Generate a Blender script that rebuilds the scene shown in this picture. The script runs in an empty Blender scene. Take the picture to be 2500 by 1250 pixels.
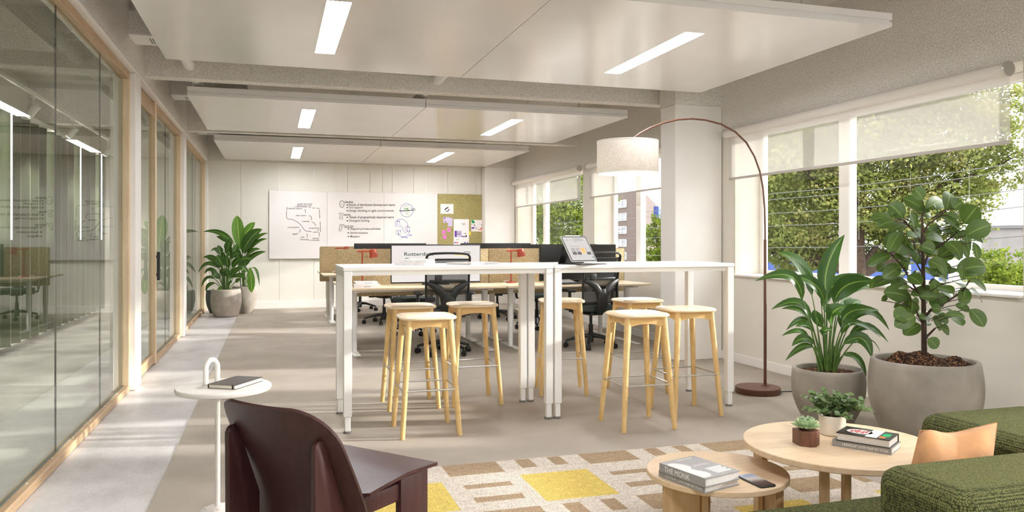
import bpy, bmesh, math, random
from mathutils import Vector, Matrix
SC = bpy.context.scene
COL = SC.collection
PI = math.pi
R = random.Random(11)
# ---------------------------------------------------------------- camera geometry
F, CX, HY, H = 1899.0, 1250.0, 585.0, 1.27
A = math.radians(17.12)
S_, C_ = math.sin(A), math.cos(A)
def ray(x, y):
    u = (x - CX) / F
    return Vector((S_ + u * C_, C_ - u * S_, -(y - HY) / F))
def on_z(x, y, z):
    r = ray(x, y); return Vector((0, 0, H)) + r * ((z - H) / r.z)
def on_x(x, y, X):
    r = ray(x, y); return Vector((0, 0, H)) + r * (X / r.x)
def on_y(x, y, Y):
    r = ray(x, y); return Vector((0, 0, H)) + r * (Y / r.y)
def at_d(x, y, d):
    return Vector((0, 0, H)) + ray(x, y) * d
def world_ud(u, d):
    return (d * S_ + u * C_, d * C_ - u * S_)
cam_d = bpy.data.cameras.new('camera'); cam = bpy.data.objects.new('camera', cam_d); COL.objects.link(cam)
cam.location = (0, 0, H); cam.rotation_euler = (PI / 2, 0, -A)
cam_d.sensor_width = 36; cam_d.sensor_fit = 'HORIZONTAL'; cam_d.lens = 36 * F / 2500; cam_d.shift_y = -40 / 2500
cam_d.clip_start = 0.05; cam_d.clip_end = 600
SC.camera = cam
# ---------------------------------------------------------------- materials
def lin(c):
    return tuple(((v / 255) / 12.92 if v / 255 <= .04045 else ((v / 255 + .055) / 1.055) ** 2.4) for v in c) + (1,)
class NT:
    def __init__(s, name):
        s.m = bpy.data.materials.new(name); s.m.use_nodes = True
        s.t = s.m.node_tree; s.t.nodes.clear()
        s.out = s.n('ShaderNodeOutputMaterial')
        s._co = None
    def n(s, typ, **kw):
        nd = s.t.nodes.new(typ)
        for k, v in kw.items():
            if k in nd.inputs.keys(): nd.inputs[k].default_value = v
            else: setattr(nd, k, v)
        return nd
    def l(s, a, b): s.t.links.new(a, b)
    def co(s, scale=(1, 1, 1), which='Object', rot=(0, 0, 0)):
        tc = s.n('ShaderNodeTexCoord'); mp = s.n('ShaderNodeMapping')
        mp.inputs['Scale'].default_value = scale; mp.inputs['Rotation'].default_value = rot
        s.l(tc.outputs[which], mp.inputs['Vector']); return mp.outputs['Vector']
    def noise(s, vec, scale, detail=3, rough=.5):
        nd = s.n('ShaderNodeTexNoise'); nd.inputs['Scale'].default_value = scale; nd.inputs['Detail'].default_value = detail
        nd.inputs['Roughness'].default_value = rough; s.l(vec, nd.inputs['Vector']); return nd.outputs['Fac']
    def ramp(s, fac, stops):
        nd = s.n('ShaderNodeValToRGB'); e = nd.color_ramp.elements
        while len(e) < len(stops): e.new(.5)
        for el, (p, c) in zip(e, stops): el.position = p; el.color = c
        s.l(fac, nd.inputs['Fac']); return nd.outputs['Color']
    def math(s, op, a, b=None):
        nd = s.n('ShaderNodeMath'); nd.operation = op
        for i, v in enumerate((a, b)):
            if v is None: continue
            if isinstance(v, (int, float)): nd.inputs[i].default_value = v
            else: s.l(v, nd.inputs[i])
        return nd.outputs[0]
    def mix(s, fac, a, b):
        nd = s.n('ShaderNodeMix'); nd.data_type = 'RGBA'
        for i, v in ((0, fac), (6, a), (7, b)):
            if isinstance(v, (int, float, tuple)): nd.inputs[i].default_value = v
            else: s.l(v, nd.inputs[i])
        return nd.outputs[2]
    def bump(s, h, strength, dist=.01):
        nd = s.n('ShaderNodeBump'); nd.inputs['Strength'].default_value = strength; nd.inputs['Distance'].default_value = dist
        s.l(h, nd.inputs['Height']); return nd.outputs['Normal']
    def bsdf(s, color, rough=.5, metal=0, spec=.5, normal=None, **kw):
        b = s.n('ShaderNodeBsdfPrincipled')
        if isinstance(color, tuple): b.inputs['Base Color'].default_value = color
        else: s.l(color, b.inputs['Base Color'])
        if isinstance(rough, (int, float)): b.inputs['Roughness'].default_value = rough
        else: s.l(rough, b.inputs['Roughness'])
        b.inputs['Metallic'].default_value = metal; b.inputs['Specular IOR Level'].default_value = spec
        for k, v in kw.items(): b.inputs[k.replace('_', ' ')].default_value = v
        if normal is not None: s.l(normal, b.inputs['Normal'])
        return b.outputs[0]
    def done(s, shader):
        s.l(shader, s.out.inputs['Surface']); return s.m
def dk(c, k): return tuple(max(0, min(255, v * k)) for v in c)
def plain(name, c, rough=.5, var=.05, vs=6, bump=0, bs=60, metal=0, spec=.5, **kw):
    t = NT(name); v = t.co()
    col = t.ramp(t.noise(v, vs), [(.3, lin(dk(c, 1 - var))), (.7, lin(dk(c, 1 + var)))])
    nm = t.bump(t.noise(v, bs, 4), bump, .004) if bump else None
    return t.done(t.bsdf(col, rough, metal, spec, nm, **kw))
def wood(name, c, c2, axis=2, rough=.45, scale=9, stretch=.08, spec=.4, contrast=1.0):
    t = NT(name); sc = [1, 1, 1]; sc[axis] = stretch
    v = t.co(tuple(sc))
    n = t.noise(v, scale * 4, 5, .6); n2 = t.noise(v, scale * 22, 2)
    f = t.math('ADD', t.math('MULTIPLY', n, .75), t.math('MULTIPLY', n2, .25))
    col = t.ramp(f, [(.5 - .2 * contrast, lin(c2)), (.5 + .16 * contrast, lin(c))])
    return t.done(t.bsdf(col, rough, 0, spec, t.bump(f, .08, .002)))
def emit(name, c, s):
    t = NT(name); e = t.n('ShaderNodeEmission'); e.inputs['Color'].default_value = lin(c); e.inputs['Strength'].default_value = s
    return t.done(e.outputs[0])
def glass_mat(name, tint=(246, 250, 246), ior=1.45, boost=1.0):
    t = NT(name)
    fr = t.n('ShaderNodeFresnel'); fr.inputs['IOR'].default_value = ior
    f = fr.outputs[0]
    ge = t.n('ShaderNodeNewGeometry')
    f = t.math('MINIMUM', t.math('MULTIPLY', t.math('MULTIPLY', f, boost), t.math('SUBTRACT', 1.0, ge.outputs['Backfacing'])), 1.0)
    tr = t.n('ShaderNodeBsdfTransparent'); tr.inputs['Color'].default_value = lin(tint)
    gl = t.n('ShaderNodeBsdfGlossy'); gl.inputs['Roughness'].default_value = .01
    mx = t.n('ShaderNodeMixShader'); t.l(f, mx.inputs[0]); t.l(tr.outputs[0], mx.inputs[1]); t.l(gl.outputs[0], mx.inputs[2])
    return t.done(mx.outputs[0])
def stucco(name, c):
    t = NT(name); v = t.co()
    n1 = t.noise(v, 85, 4, .6)
    vo = t.n('ShaderNodeTexVoronoi'); vo.inputs['Scale'].default_value = 105; t.l(v, vo.inputs['Vector'])
    h = t.math('ADD', n1, t.math('MULTIPLY', vo.outputs['Distance'], .7))
    col = t.ramp(t.noise(v, 90, 3), [(.3, lin(dk(c, .88))), (.7, lin(dk(c, 1.05)))])
    return t.done(t.bsdf(col, .9, 0, .2, t.bump(h, .85, .0085)))
def carpet_mat():
    t = NT('carpet_pile'); v = t.co()
    n1 = t.noise(v, 420, 2); n2 = t.noise(v, 2.2, 4)
    f = t.math('ADD', t.math('MULTIPLY', n1, .8), t.math('MULTIPLY', n2, .2))
    col = t.ramp(f, [(.34, lin((140, 130, 118))), (.52, lin((176, 166, 153))), (.68, lin((200, 191, 180)))])
    return t.done(t.bsdf(col, .95, 0, .15, t.bump(n1, .5, .006)))
def concrete_mat():
    t = NT('polished_concrete'); v = t.co((1, .6, 1))
    n1 = t.noise(v, 1.6, 8, .65); n2 = t.noise(v, 90, 3)
    f = t.math('ADD', t.math('MULTIPLY', n1, .85), t.math('MULTIPLY', n2, .15))
    col = t.ramp(f, [(.36, lin((174, 169, 166))), (.5, lin((203, 199, 196))), (.64, lin((221, 218, 216)))])
    ro = t.ramp(n1, [(.3, (.34, .34, .34, 1)), (.7, (.5, .5, .5, 1))])
    return t.done(t.bsdf(col, ro, 0, .4, t.bump(n1, .05, .004)))
def felt(name, c, sc=160, contrast=.2):
    t = NT(name); v = t.co()
    n = t.noise(v, sc, 3, .7)
    col = t.ramp(n, [(.36, lin(dk(c, 1 - contrast))), (.5, lin(c)), (.64, lin(dk(c, 1 + contrast)))])
    return t.done(t.bsdf(col, .95, 0, .1, t.bump(n, .4, .004)))
def weave(name, c, cd, sc=120, rot=(0, 0, 0), bump=.7, stretch=(1, 1, 1), lo=.25, hi=.62):
    t = NT(name); v = t.co(stretch, rot=rot)
    vo = t.n('ShaderNodeTexVoronoi'); vo.inputs['Scale'].default_value = sc; vo.inputs['Randomness'].default_value = .35; t.l(v, vo.inputs['Vector'])
    n = t.noise(v, sc * .3, 2)
    d = vo.outputs['Distance']
    base = t.mix(n, lin(dk(c, .85)), lin(dk(c, 1.15)))
    fac = t.ramp(d, [(lo, (0, 0, 0, 1)), (hi, (1, 1, 1, 1))])
    col = t.mix(fac, base, lin(cd))
    h = t.math('SUBTRACT', 1.0, d)
    return t.done(t.bsdf(col, .9, 0, .15, t.bump(h, bump, .006)))
def leaf_mat(name, c, c2, mid, veins=26, rough=.32, trans=.25):
    t = NT(name)
    uv = t.n('ShaderNodeUVMap'); sp = t.n('ShaderNodeSeparateXYZ'); t.l(uv.outputs[0], sp.inputs[0])
    du = t.math('ABSOLUTE', t.math('SUBTRACT', sp.outputs[0], .5))
    midf = t.math('LESS_THAN', du, .035)
    ph = t.math('MULTIPLY', t.math('SUBTRACT', sp.outputs[1], t.math('MULTIPLY', du, .45)), veins * 6.283)
    ve = t.math('MULTIPLY', t.math('ADD', t.math('SINE', ph), 1.0), .5)
    nv = t.noise(t.co(), 7, 2)
    base = t.mix(nv, lin(c), lin(c2))
    col = t.mix(t.math('MULTIPLY', ve, .14), base, lin(dk(c2, 1.25)))
    col = t.mix(t.math('MULTIPLY', midf, .8), col, lin(mid))
    b = t.bsdf(col, rough, 0, .5, t.bump(ve, .05, .003))
    tl = t.n('ShaderNodeBsdfTranslucent'); t.l(col, tl.inputs['Color'])
    mx = t.n('ShaderNodeMixShader'); mx.inputs[0].default_value = trans; t.l(b, mx.inputs[1]); t.l(tl.outputs[0], mx.inputs[2])
    return t.done(mx.outputs[0])
def tree_leaf_mat(name, stops, sc=.9):
    t = NT(name); v = t.co()
    n = t.math('ADD', t.math('MULTIPLY', t.noise(v, sc, 3), .6), t.math('MULTIPLY', t.noise(v, 9, 2), .4))
    col = t.ramp(n, [(p, lin(c)) for p, c in stops])
    d = t.n('ShaderNodeBsdfDiffuse'); t.l(col, d.inputs['Color'])
    tl = t.n('ShaderNodeBsdfTranslucent'); t.l(col, tl.inputs['Color'])
    mx = t.n('ShaderNodeMixShader'); mx.inputs[0].default_value = .4; t.l(d.outputs[0], mx.inputs[1]); t.l(tl.outputs[0], mx.inputs[2])
    return t.done(mx.outputs[0])
def mesh_fabric():
    t = NT('black_mesh_fabric'); v = t.co(rot=(0, PI / 4, 0))
    sp = t.n('ShaderNodeSeparateXYZ'); t.l(v, sp.inputs[0])
    a = t.math('SINE', t.math('MULTIPLY', sp.outputs[0], 820)); b = t.math('SINE', t.math('MULTIPLY', sp.outputs[2], 820))
    hole = t.math('GREATER_THAN', t.math('MULTIPLY', a, b), .3)
    bs = t.bsdf(lin((26, 26, 25)), .6)
    tr = t.n('ShaderNodeBsdfTransparent')
    mx = t.n('ShaderNodeMixShader'); t.l(hole, mx.inputs[0]); t.l(bs, mx.inputs[1]); t.l(tr.outputs[0], mx.inputs[2])
    return t.done(mx.outputs[0])
def sheer():
    t = NT('sheer_blind_fabric'); v = t.co()
    d = t.n('ShaderNodeBsdfDiffuse'); d.inputs['Color'].default_value = lin((232, 229, 225))
    tl = t.n('ShaderNodeBsdfTranslucent'); tl.inputs['Color'].default_value = lin((236, 232, 226))
    tr = t.n('ShaderNodeBsdfTransparent')
    m1 = t.n('ShaderNodeMixShader'); m1.inputs[0].default_value = .19; t.l(d.outputs[0], m1.inputs[1]); t.l(tl.outputs[0], m1.inputs[2])
    m2 = t.n('ShaderNodeMixShader'); m2.inputs[0].default_value = .62; t.l(m1.outputs[0], m2.inputs[1]); t.l(tr.outputs[0], m2.inputs[2])
    return t.done(m2.outputs[0])
def shade_mat():
    t = NT('linen_shade'); v = t.co((1, 1, 1))
    n = t.noise(t.co((220, 220, 30)), 1, 2); n2 = t.noise(t.co((30, 30, 260)), 1, 2)
    col = t.ramp(t.math('MULTIPLY', t.math('ADD', n, n2), .5), [(.35, lin((222, 216, 206))), (.65, lin((246, 242, 236)))])
    d = t.n('ShaderNodeBsdfDiffuse'); t.l(col, d.inputs['Color'])
    tl = t.n('ShaderNodeBsdfTranslucent'); t.l(col, tl.inputs['Color'])
    m1 = t.n('ShaderNodeMixShader'); m1.inputs[0].default_value = .35; t.l(d.outputs[0], m1.inputs[1]); t.l(tl.outputs[0], m1.inputs[2])
    return t.done(m1.outputs[0])
def brick_mat():
    t = NT('grey_brick'); v = t.co()
    sp = t.n('ShaderNodeSeparateXYZ'); t.l(v, sp.inputs[0]); cb = t.n('ShaderNodeCombineXYZ')
    t.l(t.math('ADD', sp.outputs[0], sp.outputs[1]), cb.inputs[0]); t.l(sp.outputs[2], cb.inputs[1])
    b = t.n('ShaderNodeTexBrick'); b.inputs['Color1'].default_value = lin((108, 90, 84)); b.inputs['Color2'].default_value = lin((92, 79, 76)); b.inputs['Mortar'].default_value = lin((124, 112, 106))
    b.inputs['Scale'].default_value = 1.6; t.l(cb.outputs[0], b.inputs['Vector'])
    return t.done(t.bsdf(b.outputs['Color'], .9))
def speckle(name, base, spot, sc=60, thr=.12):
    t = NT(name); v = t.co()
    vo = t.n('ShaderNodeTexVoronoi'); vo.inputs['Scale'].default_value = sc; t.l(v, vo.inputs['Vector'])
    f = t.math('LESS_THAN', vo.outputs['Distance'], thr)
    sep = t.n('ShaderNodeSeparateColor'); t.l(vo.outputs['Color'], sep.inputs[0])
    f = t.math('MULTIPLY', f, t.math('GREATER_THAN', sep.outputs[0], .35))
    return t.done(t.bsdf(t.mix(f, lin(base), lin(spot)), .6))
def soil_mat():
    t = NT('bark_soil'); v = t.co()
    vo = t.n('ShaderNodeTexVoronoi'); vo.inputs['Scale'].default_value = 105; t.l(v, vo.inputs['Vector'])
    sep = t.n('ShaderNodeSeparateColor'); t.l(vo.outputs['Color'], sep.inputs[0])
    col = t.ramp(sep.outputs[0], [(.1, lin((34, 22, 14))), (.6, lin((78, 48, 28))), (.95, lin((168, 120, 82)))])
    return t.done(t.bsdf(col, .9, 0, .2, t.bump(vo.outputs['Distance'], 1, .02)))
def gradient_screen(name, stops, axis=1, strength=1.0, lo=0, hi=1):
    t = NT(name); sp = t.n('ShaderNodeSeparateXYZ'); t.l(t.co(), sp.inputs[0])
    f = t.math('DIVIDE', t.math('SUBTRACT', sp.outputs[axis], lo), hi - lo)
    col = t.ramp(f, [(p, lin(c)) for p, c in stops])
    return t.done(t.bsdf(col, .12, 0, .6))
WORLD, SUN, EXPO = 3.0, 6.0, 0.42
M = {}
M['wall'] = plain('wall_paint', (228, 224, 215), .8, .012, 2)
M['wallb'] = plain('panel_paint', (226, 222, 211), .7, .015, 2)
M['white'] = plain('white_paint', (236, 232, 226), .55, .01, 3)
M['reveal'] = plain('reveal_paint', (226, 220, 208), .8, .01, 3)
M['stucco'] = stucco('rough_plaster', (240, 235, 228))
M['carpet'] = carpet_mat(); M['concrete'] = concrete_mat()
M['panel'] = plain('gloss_panel', (234, 230, 227), .16, .01, 2, spec=.5)
M['oak'] = wood('pale_oak_frame', (230, 208, 174), (208, 180, 142), 2, .5)
M['oaky'] = wood('pale_oak_rail', (196, 168, 134), (164, 134, 102), 1, .5)
M['stool'] = wood('birch_leg', (232, 200, 142), (214, 176, 114), 2, .45, 8, .5, contrast=.9)
M['stoolrail'] = wood('birch_rail', (226, 188, 126), (206, 164, 104), 0, .45, 8, .15)
M['stoolseat'] = wood('birch_seat', (240, 220, 188), (232, 208, 172), 0, .22, 6, .15, spec=.6)
M['desk'] = wood('pale_ash_top', (224, 206, 176), (206, 184, 150), 0, .5, 7, .1)
M['coffee'] = wood('oak_veneer', (222, 198, 166), (206, 178, 142), 0, .4, 10, .07)
M['coffeel'] = wood('oak_leg', (202, 172, 130), (178, 146, 104), 2, .5, 10, .07)
M['walnut'] = wood('walnut_block', (126, 84, 64), (84, 52, 38), 2, .45, 8, .12)
M['metal_w'] = plain('white_metal', (240, 238, 235), .35, .005, 3, spec=.5)
M['metal_s'] = plain('satin_steel', (196, 194, 190), .3, .02, 20, metal=.9)
M['grey_pl'] = plain('grey_foot', (110, 106, 102), .5, .03)
M['black'] = plain('black_plastic', (30, 30, 29), .45, .06)
M['blackm'] = plain('black_metal', (22, 22, 22), .35, .05)
M['darkseat'] = plain('dark_seat_cloth', (52, 60, 56), .8, .08, 30)
M['mesh'] = mesh_fabric()
M['screenoff'] = plain('dark_screen', (26, 25, 24), .25, .05, 3)
M['screenon'] = emit('lit_screen', (250, 243, 238), .70)
M['orange'] = plain('coral_lacquer', (176, 74, 50), .45, .03)
M['felt'] = felt('tan_felt', (192, 174, 138))
M['feltb'] = felt('olive_pinboard_felt', (164, 153, 104), 120, .2)
M['stitch'] = plain('brown_stitch', (150, 110, 62), .8, .05)
M['wb'] = plain('whiteboard_face', (227, 222, 218), .3, .004, 2)
M['ink'] = plain('black_marker', (28, 26, 26), .6, .1)
M['inkb'] = plain('blue_marker', (66, 56, 168), .6, .1)
M['inkg'] = plain('green_marker', (60, 140, 70), .6, .1)
M['paper'] = plain('white_paper', (240, 234, 232), .8, .01)
M['pink'] = plain('pink_note', (228, 130, 200), .8, .03)
M['yellow'] = plain('yellow_note', (236, 214, 70), .8, .03)
M['green'] = plain('green_note', (24, 164, 96), .8, .03)
M['purple'] = plain('purple_print', (104, 54, 160), .6, .05)
M['lilac'] = plain('lilac_print', (202, 190, 220), .7, .03)
M['redp'] = plain('red_print', (190, 60, 60), .6, .05)
M['orangep'] = plain('orange_print', (226, 124, 60), .6, .05)
M['greyp'] = plain('grey_print', (120, 118, 120), .7, .1, 60)
M['brown'] = wood('bordeaux_ply', (72, 45, 42), (58, 35, 33), 2, .38, 12, .08, .4, .7)
M['brown2'] = wood('bordeaux_leg', (68, 38, 37), (54, 30, 29), 2, .38, 12, .08, .4, .7)
M['greensofa'] = weave('olive_boucle', (110, 112, 68), (44, 48, 26), 165, stretch=(1, 1, .8), hi=.7)
M['velvet'] = plain('peach_velvet', (196, 144, 96), .8, .07, 14, bump=.25, bs=40, Sheen_Weight=.15)
M['pot'] = plain('grey_cement_pot', (146, 138, 127), .85, .1, 5, bump=.25, bs=24)
M['potl'] = plain('pale_cement_pot', (172, 162, 150), .85, .1, 7, bump=.3, bs=18)
M['potd'] = plain('dark_glazed_pot', (84, 92, 88), .5, .05)
M['potw'] = plain('cream_ceramic', (232, 222, 206), .5, .03, 20)
M['soil'] = soil_mat()
M['lily'] = leaf_mat('broad_leaf', (44, 76, 28), (72, 108, 42), (150, 182, 84))
M['lilyb'] = leaf_mat('bright_leaf', (84, 128, 44), (112, 154, 62), (176, 206, 110), 18, .35, .45)
M['rubber'] = leaf_mat('rubber_leaf', (60, 86, 34), (92, 118, 50), (124, 150, 76), 20, .4, .28)
M['eucal'] = leaf_mat('round_leaf', (66, 90, 46), (122, 146, 92), (140, 160, 100), 4, .4, .25)
M['succ'] = leaf_mat('succulent_leaf', (150, 178, 132), (186, 204, 166), (200, 214, 180), 2, .5, .2)
M['stem'] = plain('green_stem', (86, 118, 52), .5, .1, 30)
M['bark'] = plain('brown_bark', (72, 56, 44), .9, .2, 12, bump=.6, bs=14)
M['twig'] = plain('dark_twig', (62, 46, 34), .8, .15, 30)
M['rust'] = plain('rust_brown_metal', (94, 60, 44), .5, .05, 10)
M['shade'] = shade_mat()
M['terrazzo'] = speckle('terrazzo', (226, 218, 212), (70, 62, 58), 55, .2)
M['sheer'] = sheer()
M['glass'] = glass_mat('window_glass', (252, 253, 252), 1.3, .8)
M['pglass'] = glass_mat('partition_glass', (246, 249, 245), 1.4, 1.05)
M['dgrey'] = plain('dark_joint', (104, 106, 98), .5, .05)
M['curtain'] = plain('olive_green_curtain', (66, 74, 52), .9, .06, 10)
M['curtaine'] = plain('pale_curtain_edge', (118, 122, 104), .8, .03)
M['led'] = emit('led_strip_light', (255, 250, 240), 16.0)
M['lamp'] = emit('ceiling_diffuser', (250, 250, 255), 48.0)
M['bulb2'] = emit('desk_lamp_disc', (255, 244, 228), 2.5)
M['bulb'] = emit('warm_bulb', (255, 244, 228), 30.0)
M['brick'] = brick_mat()
M['blue'] = plain('blue_cladding', (74, 98, 168), .7, .08, 2)
M['palebld'] = plain('pale_render', (150, 144, 141), .9, .05, 1)
M['asphalt'] = plain('asphalt', (120, 116, 112), .95, .1, 3)
M['winglass'] = plain('dark_window_pane', (120, 122, 130), .2, .15, .5)
M['wire'] = plain('overhead_wire', (96, 98, 94), .7, .05)
M['maple'] = tree_leaf_mat('maple_leaves', [(.3, (80, 94, 48)), (.46, (122, 132, 70)), (.58, (160, 162, 98)), (.68, (194, 176, 122)), (.76, (210, 156, 124))])
M['lime'] = tree_leaf_mat('lime_green_leaves', [(.3, (68, 88, 34)), (.5, (118, 136, 54)), (.7, (164, 168, 80))])
M['cream_y'] = weave('rug_cream', (216, 208, 196), (160, 144, 126), 88, stretch=(1, 1, 0.01), lo=.3, hi=.75, bump=.4)
M['tan_y'] = weave('rug_tan', (172, 150, 122), (126, 104, 80), 88, stretch=(1, 1, 0.01), lo=.3, hi=.75, bump=.4)
M['yel_y'] = weave('rug_yellow', (216, 194, 108), (176, 146, 70), 88, stretch=(1, 1, 0.01), lo=.3, hi=.75, bump=.4)
M['silver'] = plain('silver_metal', (200, 196, 192), .35, .02, metal=.6)
M['bookgrey'] = plain('grey_cover', (150, 148, 146), .5, .04, 8)
M['bookpale'] = plain('pale_photo_print', (206, 202, 198), .5, .06, 9)
M['pages'] = plain('cream_pages', (232, 224, 206), .8, .03, 90)
M['pagesg'] = plain('grey_pages', (214, 210, 206), .8, .03, 90)
M['leather'] = plain('dark_brown_leather', (66, 54, 44), .5, .06, 30)
M['marble'] = plain('white_marbled_cover', (226, 222, 220), .4, .05, 30)
M['bcover'] = plain('black_cover', (30, 28, 26), .35, .2, 20)
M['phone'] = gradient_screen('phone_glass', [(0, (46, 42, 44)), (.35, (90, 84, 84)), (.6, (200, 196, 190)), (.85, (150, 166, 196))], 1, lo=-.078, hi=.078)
M['dgreen'] = plain('dark_green_print', (22, 74, 56), .6, .03)
M['lettw'] = plain('white_lettering', (240, 238, 234), .6, .01)
# ---------------------------------------------------------------- mesh builder
def T(x=0, y=0, z=0): return Matrix.Translation((x, y, z))
def RZ(a): return Matrix.Rotation(a, 4, 'Z')
def RX(a): return Matrix.Rotation(a, 4, 'X')
def RY(a): return Matrix.Rotation(a, 4, 'Y')
_tc = {}
def text_geo(s, shear=0.0, bold=0.0):
    k = (s, shear, bold)
    if k in _tc: return _tc[k]
    c = bpy.data.curves.new('lettering', 'FONT'); c.body = s; c.shear = shear; c.resolution_u = 3; c.offset = bold; c.space_character = 1.0
    o = bpy.data.objects.new('lettering', c); COL.objects.link(o)
    dg = bpy.context.evaluated_depsgraph_get(); dg.update()
    me = bpy.data.meshes.new_from_object(o.evaluated_get(dg))
    vs = [v.co.copy() for v in me.vertices]; fs = [tuple(p.vertices) for p in me.polygons]
    bpy.data.objects.remove(o); bpy.data.curves.remove(c); bpy.data.meshes.remove(me)
    x0 = min(v.x for v in vs); x1 = max(v.x for v in vs)
    vs = [Vector((v.x - x0, v.y, 0)) for v in vs]
    _tc[k] = (vs, fs, x1 - x0); return _tc[k]
class MB:
    def __init__(s):
        s.bm = bmesh.new(); s.mi = 0; s.uv = s.bm.loops.layers.uv.new('UVMap')
    def add(s, vs, fs, m=None):
        vv = [s.bm.verts.new((m @ Vector(v)) if m is not None else Vector(v)) for v in vs]
        out = []
        for f in fs:
            try:
                fc = s.bm.faces.new([vv[i] for i in f]); fc.material_index = s.mi; out.append(fc)
            except ValueError: pass
        return out
    def box(s, x0, y0, z0, x1, y1, z1, m=None, bev=0, seg=2):
        vs = [(x0, y0, z0), (x1, y0, z0), (x1, y1, z0), (x0, y1, z0), (x0, y0, z1), (x1, y0, z1), (x1, y1, z1), (x0, y1, z1)]
        fs = s.add(vs, [(0, 3, 2, 1), (4, 5, 6, 7), (0, 1, 5, 4), (1, 2, 6, 5), (2, 3, 7, 6), (3, 0, 4, 7)], m)
        if bev:
            ed = list({e for f in fs for e in f.edges})
            bmesh.ops.bevel(s.bm, geom=ed, offset=bev, segments=seg, profile=.5, affect='EDGES', clamp_overlap=True)
        return s
    def prism(s, pts, z0, z1, m=None, bev=0, seg=2):
        n = len(pts)
        vs = [(x, y, z0) for x, y in pts] + [(x, y, z1) for x, y in pts]
        fs = s.add(vs, [tuple(reversed(range(n))), tuple(range(n, 2 * n))] + [(i, (i + 1) % n, n + (i + 1) % n, n + i) for i in range(n)], m)
        if bev:
            ed = list({e for f in fs[:2] for e in f.edges})
            bmesh.ops.bevel(s.bm, geom=ed, offset=bev, segments=seg, profile=.5, affect='EDGES', clamp_overlap=True)
        return s
    def lathe(s, prof, m=None, seg=32, cap0=True, cap1=True):
        vs, fs = [], []
        for r, z in prof:
            for i in range(seg):
                a = 2 * PI * i / seg; vs.append((r * math.cos(a), r * math.sin(a), z))
        for j in range(len(prof) - 1):
            for i in range(seg):
                k = (i + 1) % seg
                fs.append((j * seg + i, j * seg + k, (j + 1) * seg + k, (j + 1) * seg + i))
        if cap0: fs.append(tuple(reversed(range(seg))))
        if cap1: fs.append(tuple(range((len(prof) - 1) * seg, len(prof) * seg)))
        s.add(vs, fs, m); return s
    def tube(s, pts, r, seg=10, closed=False, m=None, flat=None):
        pts = [Vector(p) for p in pts]; n = len(pts)
        rr = r if isinstance(r, (list, tuple)) else [r] * n
        vs, fs = [], []
        up = None
        for i, p in enumerate(pts):
            if closed: t = pts[(i + 1) % n] - pts[i - 1]
            else: t = pts[min(i + 1, n - 1)] - pts[max(i - 1, 0)]
            t.normalize()
            if up is None:
                up = Vector((0, 0, 1)) if abs(t.z) < .9 else Vector((0, 1, 0))
            a = t.cross(up)
            if a.length < 1e-5: a = t.cross(Vector((1, 0, 0)))
            a.normalize(); b = a.cross(t).normalized(); up = b
            for k in range(seg):
                g = 2 * PI * k / seg
                ka, kb = (flat if flat else (1, 1))
                vs.append(p + a * (math.cos(g) * rr[i] * ka) + b * (math.sin(g) * rr[i] * kb))
        for i in range(n if closed else n - 1):
            j = (i + 1) % n
            for k in range(seg):
                q = (k + 1) % seg
                fs.append((i * seg + k, i * seg + q, j * seg + q, j * seg + k))
        if not closed:
            fs.append(tuple(reversed(range(seg)))); fs.append(tuple(range((n - 1) * seg, n * seg)))
        s.add(vs, fs, m); return s
    def cyl(s, p0, p1, r0, r1=None, seg=16, m=None): return s.tube([p0, p1], [r0, r0 if r1 is None else r1], seg, m=m)
    def sheet(s, grid, th, m=None):
        ni, nj = len(grid), len(grid[0]); g = [[Vector(p) for p in row] for row in grid]
        nr = []
        for i in range(ni):
            for j in range(nj):
                a = g[min(i + 1, ni - 1)][j] - g[max(i - 1, 0)][j]; b = g[i][min(j + 1, nj - 1)] - g[i][max(j - 1, 0)]
                n = a.cross(b); nr.append(n.normalized() if n.length > 1e-9 else Vector((0, 0, 1)))
        vs = [g[i][j] + nr[i * nj + j] * (th / 2) for i in range(ni) for j in range(nj)] + [g[i][j] - nr[i * nj + j] * (th / 2) for i in range(ni) for j in range(nj)]
        o = ni * nj; fs = []
        for i in range(ni - 1):
            for j in range(nj - 1):
                a, b, c, d = i * nj + j, (i + 1) * nj + j, (i + 1) * nj + j + 1, i * nj + j + 1
                fs += [(a, b, c, d), (o + d, o + c, o + b, o + a)]
        rim = [j for j in range(nj)] + [i * nj + nj - 1 for i in range(1, ni)] + [(ni - 1) * nj + j for j in range(nj - 2, -1, -1)] + [i * nj for i in range(ni - 2, 0, -1)]
        for k in range(len(rim)):
            a, b = rim[k], rim[(k + 1) % len(rim)]; fs.append((a, b, o + b, o + a))
        s.add(vs, fs, m); return s
    def leaf(s, p0, p1, p2, w, hint=(0, 0, 1), n=8, fold=.25, peak=.45, tip=.9, curl=0.0):
        p0, p1, p2 = Vector(p0), Vector(p1), Vector(p2); hint = Vector(hint)
        ks = (-1, -.55, 0, .55, 1); rows = []
        for i in range(n + 1):
            t = i / n; c = p0 * (1 - t) ** 2 + p1 * 2 * t * (1 - t) + p2 * t * t
            tg = (p1 - p0) * (1 - t) + (p2 - p1) * t
            if tg.length < 1e-6: tg = p2 - p0
            tg.normalize(); sd = tg.cross(hint)
            if sd.length < 1e-4: sd = tg.cross(Vector((1, .3, 0)))
            sd.normalize(); nm = sd.cross(tg)
            q = t ** (math.log(.5) / math.log(peak)) if 0 < t < 1 else t
            wd = w * .5 * max(0.02, math.sin(PI * q)) ** tip
            rows.append([s.bm.verts.new(c + sd * (k * wd) + nm * (fold * abs(k) * wd - curl * k * k * wd)) for k in ks])
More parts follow.
